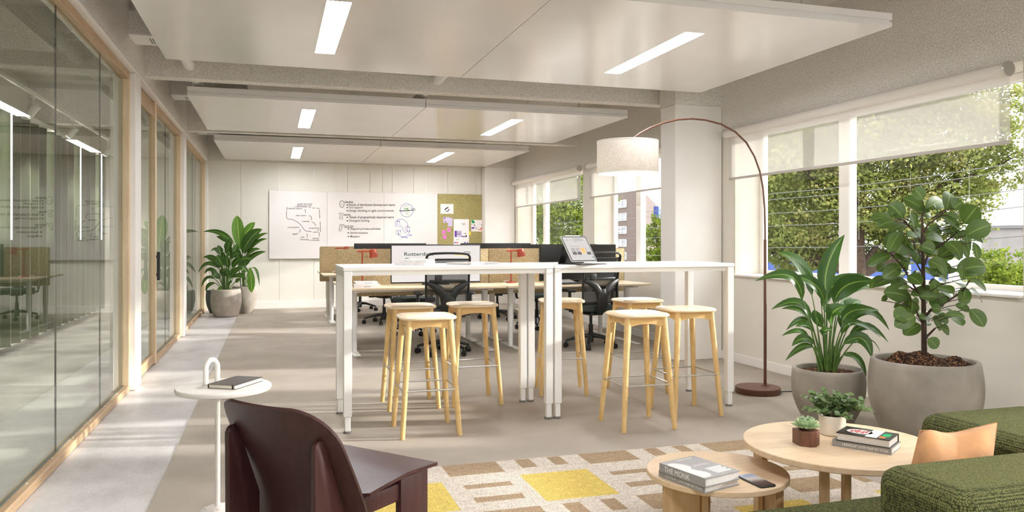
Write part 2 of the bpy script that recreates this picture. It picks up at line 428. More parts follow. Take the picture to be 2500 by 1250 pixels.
        for i in range(n):
            for j in range(4):
                f = s.bm.faces.new((rows[i][j], rows[i][j + 1], rows[i + 1][j + 1], rows[i + 1][j])); f.material_index = s.mi
                uvs = ((j / 4, i / n), ((j + 1) / 4, i / n), ((j + 1) / 4, (i + 1) / n), (j / 4, (i + 1) / n))
                for lp, uvv in zip(f.loops, uvs): lp[s.uv].uv = uvv
        return s
    def text(s, body, m, width=None, height=None, shear=0.0, bold=0.0, align='l'):
        vs, fs, w = text_geo(body, shear, bold)
        kx = (width / w) if width else None; ky = height if height else None
        if kx is None: kx = ky
        if ky is None: ky = kx
        off = {'l': 0, 'c': -.5 * w * kx, 'r': -w * kx}[align]
        s.add([(v.x * kx + off, v.y * ky, 0) for v in vs], fs, m); return s
    def stroke(s, pts, w, m):
        pts = [Vector((p[0], p[1], 0)) for p in pts]; vs, fs = [], []
        for i, p in enumerate(pts):
            t = pts[min(i + 1, len(pts) - 1)] - pts[max(i - 1, 0)]
            n = Vector((-t.y, t.x, 0)).normalized() * (w / 2); vs += [p + n, p - n]
        for i in range(len(pts) - 1): fs.append((2 * i, 2 * i + 1, 2 * i + 3, 2 * i + 2))
        s.add(vs, fs, m); return s
    def build(s, name, mats, parent=None, smooth=35, loc=None, fix=True):
        me = bpy.data.meshes.new(name)
        if fix: bmesh.ops.recalc_face_normals(s.bm, faces=s.bm.faces[:])
        s.bm.to_mesh(me); s.bm.free()
        for mm in (mats if isinstance(mats, (list, tuple)) else [mats]): me.materials.append(M[mm] if isinstance(mm, str) else mm)
        if smooth:
            me.shade_smooth()
            if smooth < 180: me.set_sharp_from_angle(angle=math.radians(smooth))
        o = bpy.data.objects.new(name, me); COL.objects.link(o)
        if parent is not None: o.parent = parent
        if loc is not None: o.location = loc
        return o
def tag(o, label, cat, group=None, kind=None):
    o['label'] = label; o['category'] = cat
    if group: o['group'] = group
    if kind: o['kind'] = kind
    return o
def thing(name, label, cat, loc=(0, 0, 0), rz=0, group=None):
    o = bpy.data.objects.new(name, None); COL.objects.link(o); o.empty_display_size = .1
    o.location = loc; o.rotation_euler = (0, 0, rz); return tag(o, label, cat, group)
def struct(o): o['kind'] = 'structure'; return o
def children(o): return [c for c in bpy.data.objects if c.parent == o]
def dup(root, loc=None, rz=None, label=None, group=None):
    r = root.copy(); COL.objects.link(r)
    if loc is not None: r.location = loc
    if rz is not None: r.rotation_euler = (0, 0, rz)
    if label: r['label'] = label
    if group: r['group'] = group
    for ch in children(root):
        c = ch.copy(); COL.objects.link(c); c.parent = r
        for g in children(ch):
            d = g.copy(); COL.objects.link(d); d.parent = c
    return r
def bez(p0, p1, p2, n=8):
    p0, p1, p2 = Vector(p0), Vector(p1), Vector(p2)
    return [p0 * (1 - t) ** 2 + p1 * 2 * t * (1 - t) + p2 * t * t for t in [i / n for i in range(n + 1)]]
def rrect(w, d, r, n=6):
    pts = []
    for cx, cy, a0 in ((w / 2 - r, d / 2 - r, 0), (-w / 2 + r, d / 2 - r, PI / 2), (-w / 2 + r, -d / 2 + r, PI), (w / 2 - r, -d / 2 + r, 3 * PI / 2)):
        for i in range(n + 1):
            a = a0 + PI / 2 * i / n; pts.append((cx + r * math.cos(a), cy + r * math.sin(a)))
    return pts
# ================================================================= ROOM SHELL
XL, XR, YB, ZC = -1.10, 4.6, 15.0, 3.3
b = MB(); b.box(-3.2, -2.2, -.25, 4.95, 16.2, -.004); struct(b.build('floor', 'concrete', smooth=0))
b = MB(); b.box(-.56, -2.2, -.02, 4.6, 15, 0); struct(b.build('floor_carpet', 'carpet', smooth=0))
b = MB(); b.box(-3.2, -2.4, ZC, 5.2, 16.2, ZC + .15); struct(b.build('ceiling', 'stucco', smooth=0))
# back wall: panels with fine joints
b = MB(); b.box(-3.0, 15.03, -.004, 4.95, 15.2, ZC)
xs = [-1.3, -.55, .12, .74, 1.36, 2.02, 2.62, 3.3, 3.98, 4.6]
for a, c in zip(xs, xs[1:]): b.box(a + .0018, 15.0, .1, c - .0018, 15.03, 2.69, bev=.002, seg=1)
b.box(-1.3, 14.9, 2.69, 4.6, 15.03, ZC)
b.box(-1.3, 15.0, 0, 4.6, 15.03, .1)
struct(b.build('wall_back', 'wallb', smooth=0))
b = MB(); b.box(-1.08, 14.978, 0, 3.98, 15.0, .13, bev=.004, seg=1); struct(b.build('baseboard_back', 'white', smooth=0))
b = MB(); b.box(-3.2, -2.4, -.004, 4.95, -2.2, .5); b.box(-3.2, -2.4, 2.75, 4.95, -2.2, ZC); b.box(-3.2, -2.4, .5, -.9, -2.2, 2.75); b.box(4.3, -2.4, .5, 4.95, -2.2, 2.75)
struct(b.build('wall_front', 'wall', smooth=0))
b = MB()
for q in ((-.9, .5, 4.3, .56), (-.9, 2.69, 4.3, 2.75), (-.9, .56, -.84, 2.69), (4.24, .56, 4.3, 2.69), (.83, .56, .89, 2.69), (2.53, .56, 2.59, 2.69)): b.box(q[0], -2.34, q[1], q[2], -2.27, q[3])
fill_win = struct(b.build('window_6', 'white', smooth=0))  # unseen glazing behind the camera, added for frontal fill light
b = MB(); b.box(-.84, -2.308, .56, 4.24, -2.302, 2.69); b.build('pane', 'glass', fill_win, smooth=0)
# right wall with window openings
WIN = [(-1.75, -.1), (.3, 3.4), (3.8, 7.06), (7.75, 10.76), (11.2, 14.55)]
ZS, ZH = .89, 2.42
M['jamb'] = plain('tan_jamb', (206, 194, 174), .6, .03)
b = MB(); b.box(XR, -2.2, -.004, 4.95, 15.0, ZS); b.box(XR, -2.2, ZH, 4.95, 15.0, ZC)
ed = [-2.2] + [v for w in WIN for v in w] + [15.0]
for a, c in zip(ed[::2], ed[1::2]): b.box(XR, a, ZS, 4.95, c, ZH)
struct(b.build('wall_right', 'reveal', smooth=0))
b = MB(); b.box(XR - .012, -2.2, ZH + .002, XR, 15.0, ZC); struct(b.build('wall_right_header', 'stucco', smooth=0))
b = MB()
b.box(XR - .012, -2.2, 0, XR, 15.0, .09, bev=.003, seg=1); struct(b.build('baseboard_right', 'white', smooth=0))
for i, (a, c) in enumerate(WIN):
    fr = MB(); xo, xi = 4.965, 4.90
    fr.box(xi, a, ZS, xo, c, ZS + .06, bev=.006, seg=1); fr.box(xi, a, ZH - .06, xo, c, ZH, bev=.006, seg=1)
    fr.box(xi, a, ZS + .06, xo, a + .06, ZH - .06, bev=.006, seg=1); fr.box(xi, c - .06, ZS + .06, xo, c, ZH - .06, bev=.006, seg=1)
    w = struct(fr.build('window_%d' % (i + 1), 'white', smooth=0))
    mm = MB(); ym = {2: 5.77, 3: 9.86, 4: 13.78}.get(i, (a + c) / 2)
    mm.box(xi - .02, ym - .07, ZS + .06, xo - .002, ym + .07, ZH - .06, bev=.006, seg=1); mm.build('mullion', 'white', w, smooth=0)
    g = MB(); g.box(4.932, a + .06, ZS + .06, 4.938, c - .06, ZH - .06); g.build('pane', 'glass', w, smooth=0)
    s = MB(); s.box(XR - .03, a + .004, ZS + .001, xi, c - .004, ZS + .022, bev=.004, seg=1); s.build('window_sill', 'white', w, smooth=0)
    j = MB(); j.box(XR - .004, c - .016, ZS + .022, XR + .05, c - .002, ZH - .002); j.build('jamb_strip', 'jamb', w, smooth=0)
# columns and beams
for nm, y0, y1, x0 in (('column', 7.28, 7.6, 4.03), ('column', 14.7, 15.0, 3.98), ('column', -.12, .2, 4.03)):
    b = MB(); b.box(x0, y0, 0, 4.588, y1, 2.69, bev=.006, seg=1); o = struct(b.build(nm, 'white', smooth=0))
    b = MB(); b.box(x0 - .01, y0 - .02, 2.69, 4.588, y1 - .001, ZC); b.build('rough_column_head', 'stucco', o, smooth=0)
for y in (.28, 7.68, 11.38):
    b = MB(); b.box(XL, y, 2.75, 4.588, y + .17, ZC); struct(b.build('beam', 'stucco', smooth=0))
for y in (.28, 3.98, 7.68, 11.38):
    b = MB(); b.box(-3.0, y, 2.78, -1.30, y + .2, ZC); struct(b.build('beam', 'stucco', smooth=0))
# glazed partition on the left
b = MB(); b.box(-1.30, -2.2, 2.69, XL, 15.0, ZC); struct(b.build('wall_left_header', 'stucco', smooth=0))
b = MB(); b.box(-1.30, -2.2, 2.675, XL + .006, 15.0, 2.695, bev=.005, seg=2); struct(b.build('trim_1', 'white', smooth=0))
for y0, y1 in ((-2.2, -.2), (3.4 - 3.6, .2), (7.2, 7.48), (10.98, 11.25), (14.8, 15.0)):
    b = MB(); b.box(-1.30, y0, 0, XL, y1, 2.675, bev=.008, seg=2); struct(b.build('wall_left', 'white', smooth=0))
def partition(n, y0, y1, joints, door=None):
    f = MB()
    f.box(-1.215, y0, 0, -1.145, y1, .05, bev=.003, seg=1); f.box(-1.215, y0, 2.615, -1.145, y1, 2.675, bev=.003, seg=1)
    o = struct(f.build('partition_frame', 'oaky', smooth=0)); o['label'] = 'oak rails of the glazed partition'
    gr = MB(); gr.box(-1.200, y0 + .02, .05, -1.182, y1 - .02, .056); gr.build('floor_channel', 'dgrey', o, smooth=0)
    f = MB()
    f.box(-1.20, y1 - .05, .05, -1.145, y1, 2.615, bev=.003, seg=1); f.box(-1.20, y0, .05, -1.145, y0 + .05, 2.615, bev=.003, seg=1)
    f.build('upright', 'oak', o, smooth=0)
    ys = [y0 + .05] + joints + [y1 - .05]
    for a, c in zip(ys, ys[1:]):
        g = MB(); g.box(-1.195, a + .0015, .05, -1.187, c - .0015, 2.615); g.build('glass_pane', 'pglass', o, smooth=0)
    for y in joints:
        g = MB(); g.box(-1.196, y - .0015, .05, -1.186, y + .0015, 2.615); g.build('glass_joint', 'dgrey', o, smooth=0)
    cl = MB()
    if n == 1:
        for k in range(9): cl.box(-1.174, 3.0 + k * .47, .052, -1.166, 3.010 + k * .47, .057, bev=.002, seg=1)
        cl.build('channel_clips', 'white', o, smooth=0)
    return o
partition(1, .2, 7.2, [1.44, 2.64, 3.84, 5.04, 6.24])
partition(2, 8.70, 10.98, [9.82])
partition(3, 11.25, 14.8, [13.0])
# door leaf
f = MB()
f.box(-1.20, 7.48, .01, -1.15, 8.69, .11, bev=.003, seg=1); f.box(-1.20, 7.48, 2.52, -1.15, 8.69, 2.66, bev=.003, seg=1)
dr = struct(f.build('door_1', 'oaky', smooth=0))
f = MB(); f.box(-1.195, 8.62, .01, -1.135, 8.70, 2.672, bev=.004, seg=1); f.box(-1.20, 7.48, .11, -1.15, 7.55, 2.52, bev=.003, seg=1); f.build('stile', 'oak', dr, smooth=0)
f = MB(); f.box(-1.178, 7.55, .11, -1.17, 8.62, 2.52); f.build('glass_pane', 'pglass', dr, smooth=0)
f = MB(); f.box(-1.125, 8.63, .855, -1.095, 8.655, 1.145, bev=.006); f.box(-1.13, 8.632, .90, -1.11, 8.652, .93); f.box(-1.13, 8.632, 1.08, -1.11, 8.652, 1.11)
f.build('door_handle', 'black', dr, smooth=0)
# room behind the glass
b = MB(); b.box(-3.2, -2.2, -.004, -3.0, 16.2, ZC); struct(b.build('wall_meeting_side', 'wall', smooth=0))
b = MB(); b.box(-3.0, 16.0, -.004, -1.3, 16.2, ZC); struct(b.build('wall_meeting_end', 'wall', smooth=0))
b = MB(); b.box(-3.0, -2.2, 0, -2.985, 16.0, .1, bev=.003, seg=1); struct(b.build('baseboard_meeting', 'white', smooth=0))
# pleated curtain
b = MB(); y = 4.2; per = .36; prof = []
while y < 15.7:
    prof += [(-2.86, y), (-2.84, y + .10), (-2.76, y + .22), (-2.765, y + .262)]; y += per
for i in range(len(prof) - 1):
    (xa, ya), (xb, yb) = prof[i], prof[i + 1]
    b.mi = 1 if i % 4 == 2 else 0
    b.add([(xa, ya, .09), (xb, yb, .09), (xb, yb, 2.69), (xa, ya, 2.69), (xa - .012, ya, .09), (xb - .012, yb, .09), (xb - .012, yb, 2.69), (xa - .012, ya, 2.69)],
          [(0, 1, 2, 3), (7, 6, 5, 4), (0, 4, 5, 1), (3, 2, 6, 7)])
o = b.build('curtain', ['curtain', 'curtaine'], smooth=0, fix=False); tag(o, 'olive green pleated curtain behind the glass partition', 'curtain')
b = MB(); b.box(-2.9, 4.2, 2.69, -2.72, 15.75, 2.73); b.build('curtain_rail', 'white', o, smooth=0)
for i, y in enumerate((9.72, 11.50, 12.92, 14.40, 15.62)):
    b = MB(); b.box(-2.725, y - .012, 1.27, -2.715, y + .012, 2.685)
    tag(b.build('led_strip', 'led', smooth=0), 'upright glowing light strip on the green curtain, %s from the left' % ('first', 'second', 'third', 'fourth', 'fifth')[i], 'light strip', 'light strips along the curtain')
# track lights
b = MB(); b.box(-2.335, 4.0, 2.735, -2.305, 15.9, 2.775, bev=.004, seg=1)
tk = b.build('light_track', 'metal_w', smooth=0); tag(tk, 'thin white ceiling light track behind the glass', 'light track')
for y in (4.3, 8.0, 11.7, 15.4):
    b = MB(); b.cyl((-2.32, y, 2.77), (-2.32, y, 3.3), .004, seg=6); b.build('suspension_wire', 'silver', tk)
sp = thing('spotlight', '', 'spotlight', (-2.32, 8.97, 2.735), 0, 'spotlights on the track')
b = MB(); b.box(-.012, -.04, -.03, .012, .04, 0); b.cyl((0, 0, -.03), (0, 0, -.13), .008, seg=8); b.build('bracket', 'metal_w', sp)
hm = T(0, 0, -.16) @ RY(.75) @ RX(.35)
b = MB(); b.lathe([(.03, .08), (.036, .075), (.036, -.07), (.030, -.075)], hm, 20); b.build('head', 'metal_w', sp)
b = MB(); b.lathe([(.028, -.078), (.001, -.078)], hm, 16, cap0=False); b.build('lens', 'led', sp)
for y in (4.2, 5.8, 7.4, 8.97, 10.6, 12.75, 14.3):  # beams of the modelled heads, plus headless ones added to brighten this room
    sl_ = bpy.data.lights.new('spot_and_fill_beam', 'SPOT'); sl_.energy = 70; sl_.spot_size = 1.9; sl_.spot_blend = .8; sl_.shadow_soft_size = .03; sl_.color = (1, .95, .88)
    so_ = bpy.data.objects.new('spot_and_fill_beam', sl_); COL.objects.link(so_); so_.location = (-2.22, y + .03, 2.42); so_.rotation_euler = (0, .35, 0)
lab = ['white track spotlight behind the glass, nearest of three', 'white track spotlight behind the glass, middle of three', 'white track spotlight behind the glass, farthest of three']
for i, y in enumerate((8.97, 10.6, 12.75)):
    o = sp if i == 0 else dup(sp, (-2.32, y, 2.735))
    o['label'] = lab[i]
# ----------------------------------------------------------------- ceiling panels, lights, pipes, vents
PX0, PX1, PZ = -.807, 3.978, 2.70
PAN = [(.1, 2.7), (4.24, 6.69), (8.31, 10.85), (11.98, 14.75)]
plab = ['glossy white ceiling panel out over the viewer', 'largest glossy white ceiling panel, nearest with two long strip lights', 'glossy white ceiling panel between the two beams, second from the front', 'glossy white ceiling panel nearest the back wall']
llab = {0: 'overhead', 1: 'nearest', 2: 'second', 3: 'farthest'}
LX = (.385, 2.795)
pnames = ['over the lounge corner', 'in the nearest ceiling panel', 'in the second ceiling panel', 'in the ceiling panel by the back wall']
for i, (y0, y1) in enumerate(PAN):
    p = thing('ceiling_panel', plab[i], 'ceiling panel', ((PX0 + PX1) / 2, (y0 + y1) / 2, PZ), 0, 'suspended ceiling panels')
    hw, hd = (PX1 - PX0) / 2, (y1 - y0) / 2
    la, lb = y0 + .53 - (y0 + y1) / 2, y1 - .55 - (y0 + y1) / 2
    for s0, s1 in ((-hw, -.003), (.003, hw)):
        b = MB(); lx = (LX[0] if s0 < -1 else LX[1]) - (PX0 + PX1) / 2
        # underside built round the light slot
        b.box(s0, -hd, 0, lx - .076, hd, .03); b.box(lx + .076, -hd, 0, s1, hd, .03)
        b.box(lx - .076, -hd, 0, lx + .076, la, .03); b.box(lx - .076, lb, 0, lx + .076, hd, .03)
        b.box(s0 + (.012 if s0 < -1 else 0), -hd + .012, .03, s1 - (.012 if s1 > 1 else 0), hd - .012, .045)
        b.box(s0, -hd, .045, s1, hd, .09)
        b.build('panel_half', 'panel', p, smooth=0)
    b = MB()
    for sx in (-1.9, 1.9):
        for sy in (-hd + .3, hd - .3): b.cyl((sx, sy, .09), (sx, sy, ZC - PZ), .005, seg=6)
    b.build('hanger_rod', 'silver', p)
    for k, lx in enumerate(LX):
        l = thing('strip_light', 'recessed strip light %s, on the %s side' % (pnames[i], ('glass partition', 'window')[k]), 'ceiling light', (lx, (y0 + y1) / 2, PZ), 0, 'recessed ceiling strip lights')
        b = MB(); b.box(-.075, la + .001, .004, .075, lb - .001, .02); b.build('diffuser', 'lamp', l, smooth=0)
        b = MB()
        for q in ((-.0755, la + .0005, -.073, lb - .0005), (.073, la + .0005, .0755, lb - .0005)): b.box(q[0], q[1], 0.0005, q[2], q[3], .02)
        b.build('housing', 'metal_w', l, smooth=0)
for x, nm in ((-.73, 'white ceiling pipe above the panels beside the glass partition'), (1.58, 'white ceiling pipe above the panels in the middle of the room')):
    b = MB(); b.cyl((x, -2.2, 2.87), (x, 15.0, 2.87), .05, seg=20)
    tag(b.build('ceiling_pipe', 'metal_w'), nm, 'pipe', 'pipes above the ceiling panels')
vlab = ['rough plastered duct end with grille above the nearest ceiling panel', 'rough plastered duct end with grille above the second ceiling panel', 'rough plastered duct end with grille above the farthest ceiling panel']
v0 = None
for i, y in enumerate((6.84, 9.55, 12.7)):
    if v0 is None:
        v0 = thing('air_vent', vlab[i], 'air vent', (XL, y, 2.91), 0, 'air vents along the partition')
        b = MB(); b.box(0, 0, .012, .8, .34, .19); b.build('duct', 'stucco', v0, smooth=0)
        b = MB(); b.box(.0, 0, 0, .8, .34, .012)
        o = b.build('grille', 'metal_w', v0, smooth=0)
        b = MB()
        for k in range(26): b.box(.14 + k * .02, .09, -.002, .148 + k * .02, .27, .001)
        b.build('slot', 'dgrey', o, smooth=0)
    else: dup(v0, (XL, y, 2.91), label=vlab[i])
# ----------------------------------------------------------------- roller blinds
def blind(y0, y1, label, drop=.46):
    t = thing('roller_blind', label, 'blind', (4.53, (y0 + y1) / 2, 2.372), 0, 'roller blinds at the windows'); h = (y1 - y0) / 2
    b = MB(); b.cyl((0, -h + .012, 0), (0, h - .012, 0), .043, seg=24); b.build('roller', 'sheer_roll', t)
    
    for q in (-h, h - .012): b = MB(); b.cyl((0, q, 0), (0, q + .012, 0), .05, seg=24); b.build('end_cap', 'silver', t)
    b = MB(); b.box(.030, -h + .02, -drop, .032, h - .02, .0); b.build('fabric', 'sheer', t, smooth=0)
    b = MB(); b.box(.024, -h + .02, -drop - .022, .038, h - .02, -drop + .002, bev=.004, seg=1); b.build('bottom_bar', 'bar', t, smooth=0)
M['sheer_roll'] = plain('rolled_blind', (226, 220, 212), .8, .01, 4)
M['bar'] = plain('blind_bar', (188, 182, 174), .5, .02)
blind(.32, 3.66, 'unseen sheer roller blind beside the viewer, lowered to block sun from the sofa', 1.36)  # out of view; dropped to the sill to keep sun off the lounge
blind(3.84, 7.12, 'wide sheer roller blind above the two large pot plants')
blind(7.62, 10.86, 'sheer roller blind behind the drum lampshade')
blind(11.16, 14.62, 'sheer roller blind nearest the back wall')
# ================================================================= BACK WALL BOARDS
YW = 14.955
def wpx(px, py, y=YW):
    v = on_y(px, py, y); return v.x, v.z
def wall_m(px, py, y):
    x, z = wpx(px, py, y); return Matrix.Translation((x, y, z)) @ RX(PI / 2)
BZ0, BZ1 = .916, 2.165
boards = [(-.06, .98), (.98, 2.04), (2.04, 3.085)]
blab = ['whiteboard with a black hand-drawn flow curve, next to the plants', 'whiteboard with a black handwritten list of objectives, issues and features', 'whiteboard with blue globe and page drawings, beside the pinboard']
bobj = []
for (a, c), lb in zip(boards, blab):
    t = thing('whiteboard', lb, 'whiteboard', ((a + c) / 2, 15.0, BZ0), 0, 'hanging whiteboards'); hw = (c - a) / 2
    b = MB(); b.box(-hw + .0015, -.045, 0, hw - .0015, -.012, BZ1 - BZ0, bev=.003, seg=1); b.build('board', 'wb', t, smooth=0)
    b = MB()
    for s in (-.33, .27): b.box(s * 2 * hw - .007, -.02, BZ1 - BZ0, s * 2 * hw + .007, -.004, 2.69 - BZ0)
    b.build('hanger_strap', 'white', t, smooth=0); bobj.append(t)
pb = thing('pinboard', 'olive felt pinboard covered in notes beside the whiteboards', 'pinboard', ((3.087 + 3.975) / 2, 15.0, BZ0)); hw = (3.975 - 3.087) / 2
b = MB(); b.box(-hw, -.045, 0, hw, -.012, BZ1 - BZ0, bev=.004, seg=1); b.build('board', 'feltb', pb, smooth=0)
b = MB()
for s in (-.35, .35): b.box(s * 2 * hw - .007, -.02, BZ1 - BZ0, s * 2 * hw + .007, -.004, 2.69 - BZ0)
b.build('hanger_strap', 'white', pb, smooth=0)
def on_board(o, t):                                   # re-parent world-built marks to a board
    o.parent = t; o.matrix_parent_inverse = Matrix.Translation(-Vector(t.location)); return o
YI = 15.0 - .0462
k1 = lambda x, y: (690 + x * 110 / 1146, 480 + y * 120 / 1250)          # zoom of the left board
k2 = lambda x, y: (815 + x * 215 / 2240, 480 + y * 120 / 1250)          # zoom of the middle board
def hand(mb, body, kk, x, y, x1, h, shear=.22):
    a = wpx(*kk(x, y), YI); c = wpx(*kk(x1, y), YI); e = wpx(*kk(x, y - h), YI)
    ang = math.atan2(c[1] - a[1], c[0] - a[0])
    m = Matrix.Translation((a[0], YI, a[1])) @ RX(PI / 2) @ RZ(ang)
    mb.text(body, m, width=math.hypot(c[0] - a[0], c[1] - a[1]), height=(e[1] - a[1]) * 1.4, shear=shear, bold=.014)
def line(mb, kk, pts, w=.008):
    P = [wpx(*kk(*p), YI) for p in pts]
    mb.stroke([(p[0], p[1]) for p in P], w, Matrix.Translation((0, YI, 0)) @ RX(PI / 2))
def smoothpts(pts, n=6):
    out = []
    P = [pts[0]] + list(pts) + [pts[-1]]
    for i in range(1, len(P) - 2):
        for j in range(n):
            t = j / n
            out.append(tuple(.5 * ((2 * P[i][q]) + (-P[i - 1][q] + P[i + 1][q]) * t + (2 * P[i - 1][q] - 5 * P[i][q] + 4 * P[i + 1][q] - P[i + 2][q]) * t * t + (-P[i - 1][q] + 3 * P[i][q] - 3 * P[i + 1][q] + P[i + 2][q]) * t ** 3) for q in (0, 1)))
    out.append(tuple(pts[-1])); return out
b = MB()
hand(b, 'Level test bed', k1, 370, 205, 750, 42)
line(b, k1, [(365, 222), (560, 236), (745, 234)])
for q in ([(315, 255), (470, 258), (620, 268)], [(660, 273), (720, 280)], [(755, 286), (830, 290)], [(860, 296), (915, 298), (935, 318)], [(932, 330), (945, 555)], [(952, 635), (958, 740), (965, 890), (945, 892)], [(110, 265), (105, 350)], [(102, 365), (98, 470), (105, 545)]):
    line(b, k1, q)
line(b, k1, smoothpts([(105, 545), (140, 568), (250, 585), (350, 632), (440, 700), (510, 790), (560, 855), (620, 880), (735, 892)]))
line(b, k1, [(770, 902), (895, 900)], .008)
hand(b, 'Level & culture', k1, 130, 320, 490, 44); hand(b, 'idea space', k1, 335, 495, 600, 36); hand(b, 'creativity', k1, 490, 645, 690, 36)
hand(b, 'consumption', k1, 125, 795, 425, 36); hand(b, 'apply', k1, 250, 965, 395, 42); hand(b, 'incorporation', k1, 670, 815, 930, 34); hand(b, 'use', k1, 460, 1045, 550, 40)
hand(b, 'interacting', k1, 445, 1105, 660, 38); hand(b, 'synergy', k1, 760, 1075, 930, 36); hand(b, 'in system', k1, 690, 1125, 940, 36)
for q in ([(555, 325), (580, 355), (578, 415)], [(660, 490), (690, 488), (735, 530), (725, 600)], [(740, 650), (800, 670), (838, 730), (825, 738)], [(425, 835), (448, 850), (440, 880), (420, 920)], [(618, 940), (630, 1040)], [(905, 905), (932, 935), (932, 1020)], [(930, 835), (880, 872)]):
    line(b, k1, smoothpts(q))
on_board(b.build('handwriting', 'ink', smooth=0, fix=False), bobj[0])
b = MB()
line(b, k2, [(205 + 57 * math.cos(a / 12 * PI) * 1.0, 192 + 86 * math.sin(a / 12 * PI)) for a in range(25)])
bl3 = {}
hand(b, 'O', k2, 190, 215, 220, 34); hand(b, 'bjectives', k2, 275, 148, 490, 44); line(b, k2, [(275, 157), (490, 160)])
for body, x, y, x1, h in (('Needs of distributed development teams', 370, 235, 1560, 58), ('Tool support', 375, 300, 735, 54), ('Design thinking in agile environments', 375, 382, 1525, 54),
                          ('ssues', 255, 465, 430, 36), ('Needs of geographically dispersed teams', 390, 550, 1530, 60), ('Divergent thinking', 385, 635, 910, 52),
                          ('eatures', 265, 765, 500, 44), ('Support process activities', 415, 842, 1190, 54), ('Synchronization', 415, 945, 865, 54), ('Metaphor', 415, 1038, 670, 54)):
    if body in ('ssues', 'eatures'):
        on_board(b.build('handwriting', 'ink', smooth=0, fix=False), bobj[1]); b = MB()
        if body == 'ssues':
            line(b, k2, [(135, 425), (240, 425), (235, 470), (205, 470), (205, 530), (228, 515), (225, 570), (140, 560), (130, 510), (165, 545), (170, 460), (135, 455), (135, 425)]); line(b, k2, [(250, 474), (430, 482)])
        else:
            line(b, k2, [(160, 712), (268, 712), (240, 745), (190, 745), (190, 775), (228, 775), (215, 800), (188, 800), (182, 880), (138, 880), (150, 720), (160, 712)]); line(b, k2, [(262, 786), (500, 784)])
    hand(b, body, k2, x, y, x1, h)
    if h > 50: line(b, k2, [(325 + (30 if y > 800 else 0), y - 22), (358 + (30 if y > 800 else 0), y - 22)], .02)
on_board(b.build('handwriting', 'ink', smooth=0, fix=False), bobj[1])
b = MB()
line(b, k2, [(1855 + 165 * math.cos(a / 18 * PI), 348 + 168 * math.sin(a / 18 * PI)) for a in range(37)], .007)
for q in ([(1615, 615), (1640, 590), (1710, 572), (1790, 598), (1850, 650), (1880, 720), (1880, 760)], [(1690, 728), (1730, 770), (1760, 850), (1800, 910), (1835, 918), (1870, 880)], [(1645, 965), (1700, 1008), (1790, 1020), (1870, 985), (1910, 920), (1918, 885)]):
    line(b, k2, smoothpts(q), .007)
for q in ([(1570, 630), (1640, 630), (1675, 640), (1675, 765), (1565, 765), (1570, 630)], [(1820, 775), (1930, 775), (1935, 865), (1818, 862), (1820, 775)], [(1580, 860), (1700, 860), (1705, 950), (1590, 960), (1580, 860)]):
    line(b, k2, q, .006)
for x, y in ((1590, 670), (1590, 705), (1590, 735), (1845, 805), (1845, 835), (1615, 890), (1620, 915), (1625, 938)): line(b, k2, [(x, y), (x + 32, y)], .009)
for x, y in ((1660, 632), (1615, 615), (1920, 785), (1880, 755), (1868, 875), (1918, 880), (1688, 868), (1645, 968)): line(b, k2, [(x - 10, y), (x + 12, y)], .02)
hand(b, 'Giving', k2, 1710, 1050, 1880, 40); hand(b, 'talk', k2, 1905, 1000, 1990, 46)
on_board(b.build('blue_drawing', 'inkb', smooth=0, fix=False), bobj[2])
b = MB()
line(b, k2, smoothpts([(1775, 270), (1800, 245), (1850, 238), (1925, 222)]), .006)
line(b, k2, smoothpts([(1780, 275), (1790, 300), (1835, 310), (1865, 290), (1885, 310), (1900, 345), (1868, 350), (1860, 330), (1820, 320), (1780, 335)]), .008)
line(b, k2, smoothpts([(1955, 280), (1975, 300), (1995, 320)]), .01); line(b, k2, [(1865, 290), (1870, 350), (1885, 300), (1900, 350)], .012)
line(b, k2, smoothpts([(1800, 385), (1840, 415), (1860, 455), (1880, 420), (1900, 380)]), .006)
on_board(b.build('green_drawing', 'inkg', smooth=0, fix=False), bobj[2])
b = MB()
line(b, k2, [(1680, 365), (1850, 362), (2010, 345)], .014)
line(b, k2, smoothpts([(2010, 350), (2010, 310), (2050, 305), (2070, 335), (2050, 355), (2030, 335)]), .008); line(b, k2, smoothpts([(1700, 350), (1672, 345), (1672, 365), (1690, 370)]), .006)
on_board(b.build('black_drawing', 'ink', smooth=0, fix=False), bobj[2])
# ---- pinned papers
kp = lambda x, y: (1060 + x * 140 / 1250, 470 + y * 140 / 1250)
def pin(name, x0, y0, x1, y1, mat, label, cat, lift=.0, marks=(), group=None, texts=()):
    a = wpx(*kp(x0, y1), YI - lift); c = wpx(*kp(x1, y0), YI - lift)
    b = MB(); b.box(a[0], YI - lift - .002, a[1], c[0], YI - lift - .0002, c[1]); o = b.build(name, mat, smooth=0); tag(o, label, cat, group)
    for mm, quads in marks:
        b = MB()
        for (u0, v0, u1, v1) in quads:
            p = wpx(*kp(u0, v1), YI - lift); q = wpx(*kp(u1, v0), YI - lift)
            b.box(p[0], YI - lift - .0026, p[1], q[0], YI - lift - .0019, q[1])
        b.build('print', mm, o, smooth=0)
    return o
gp = 'sheets pinned to the olive board'
o = pin('pinned_sheet', 138, 252, 420, 462, 'paper', 'white sheet with a black round brush logo pinned at the top', 'paper', group=gp)
b = MB()
for pts, wd in ((smoothpts([(238, 385), (242, 362), (275, 340), (308, 322)]), .022), (smoothpts([(318, 358), (322, 380), (300, 402), (270, 410), (250, 402)]), .016)):
    P = [wpx(*kp(*p), YI) for p in pts]; b.stroke(P, wd, Matrix.Translation((0, YI - .0024, 0)) @ RX(PI / 2))
b.build('logo', 'ink', o, smooth=0, fix=False)
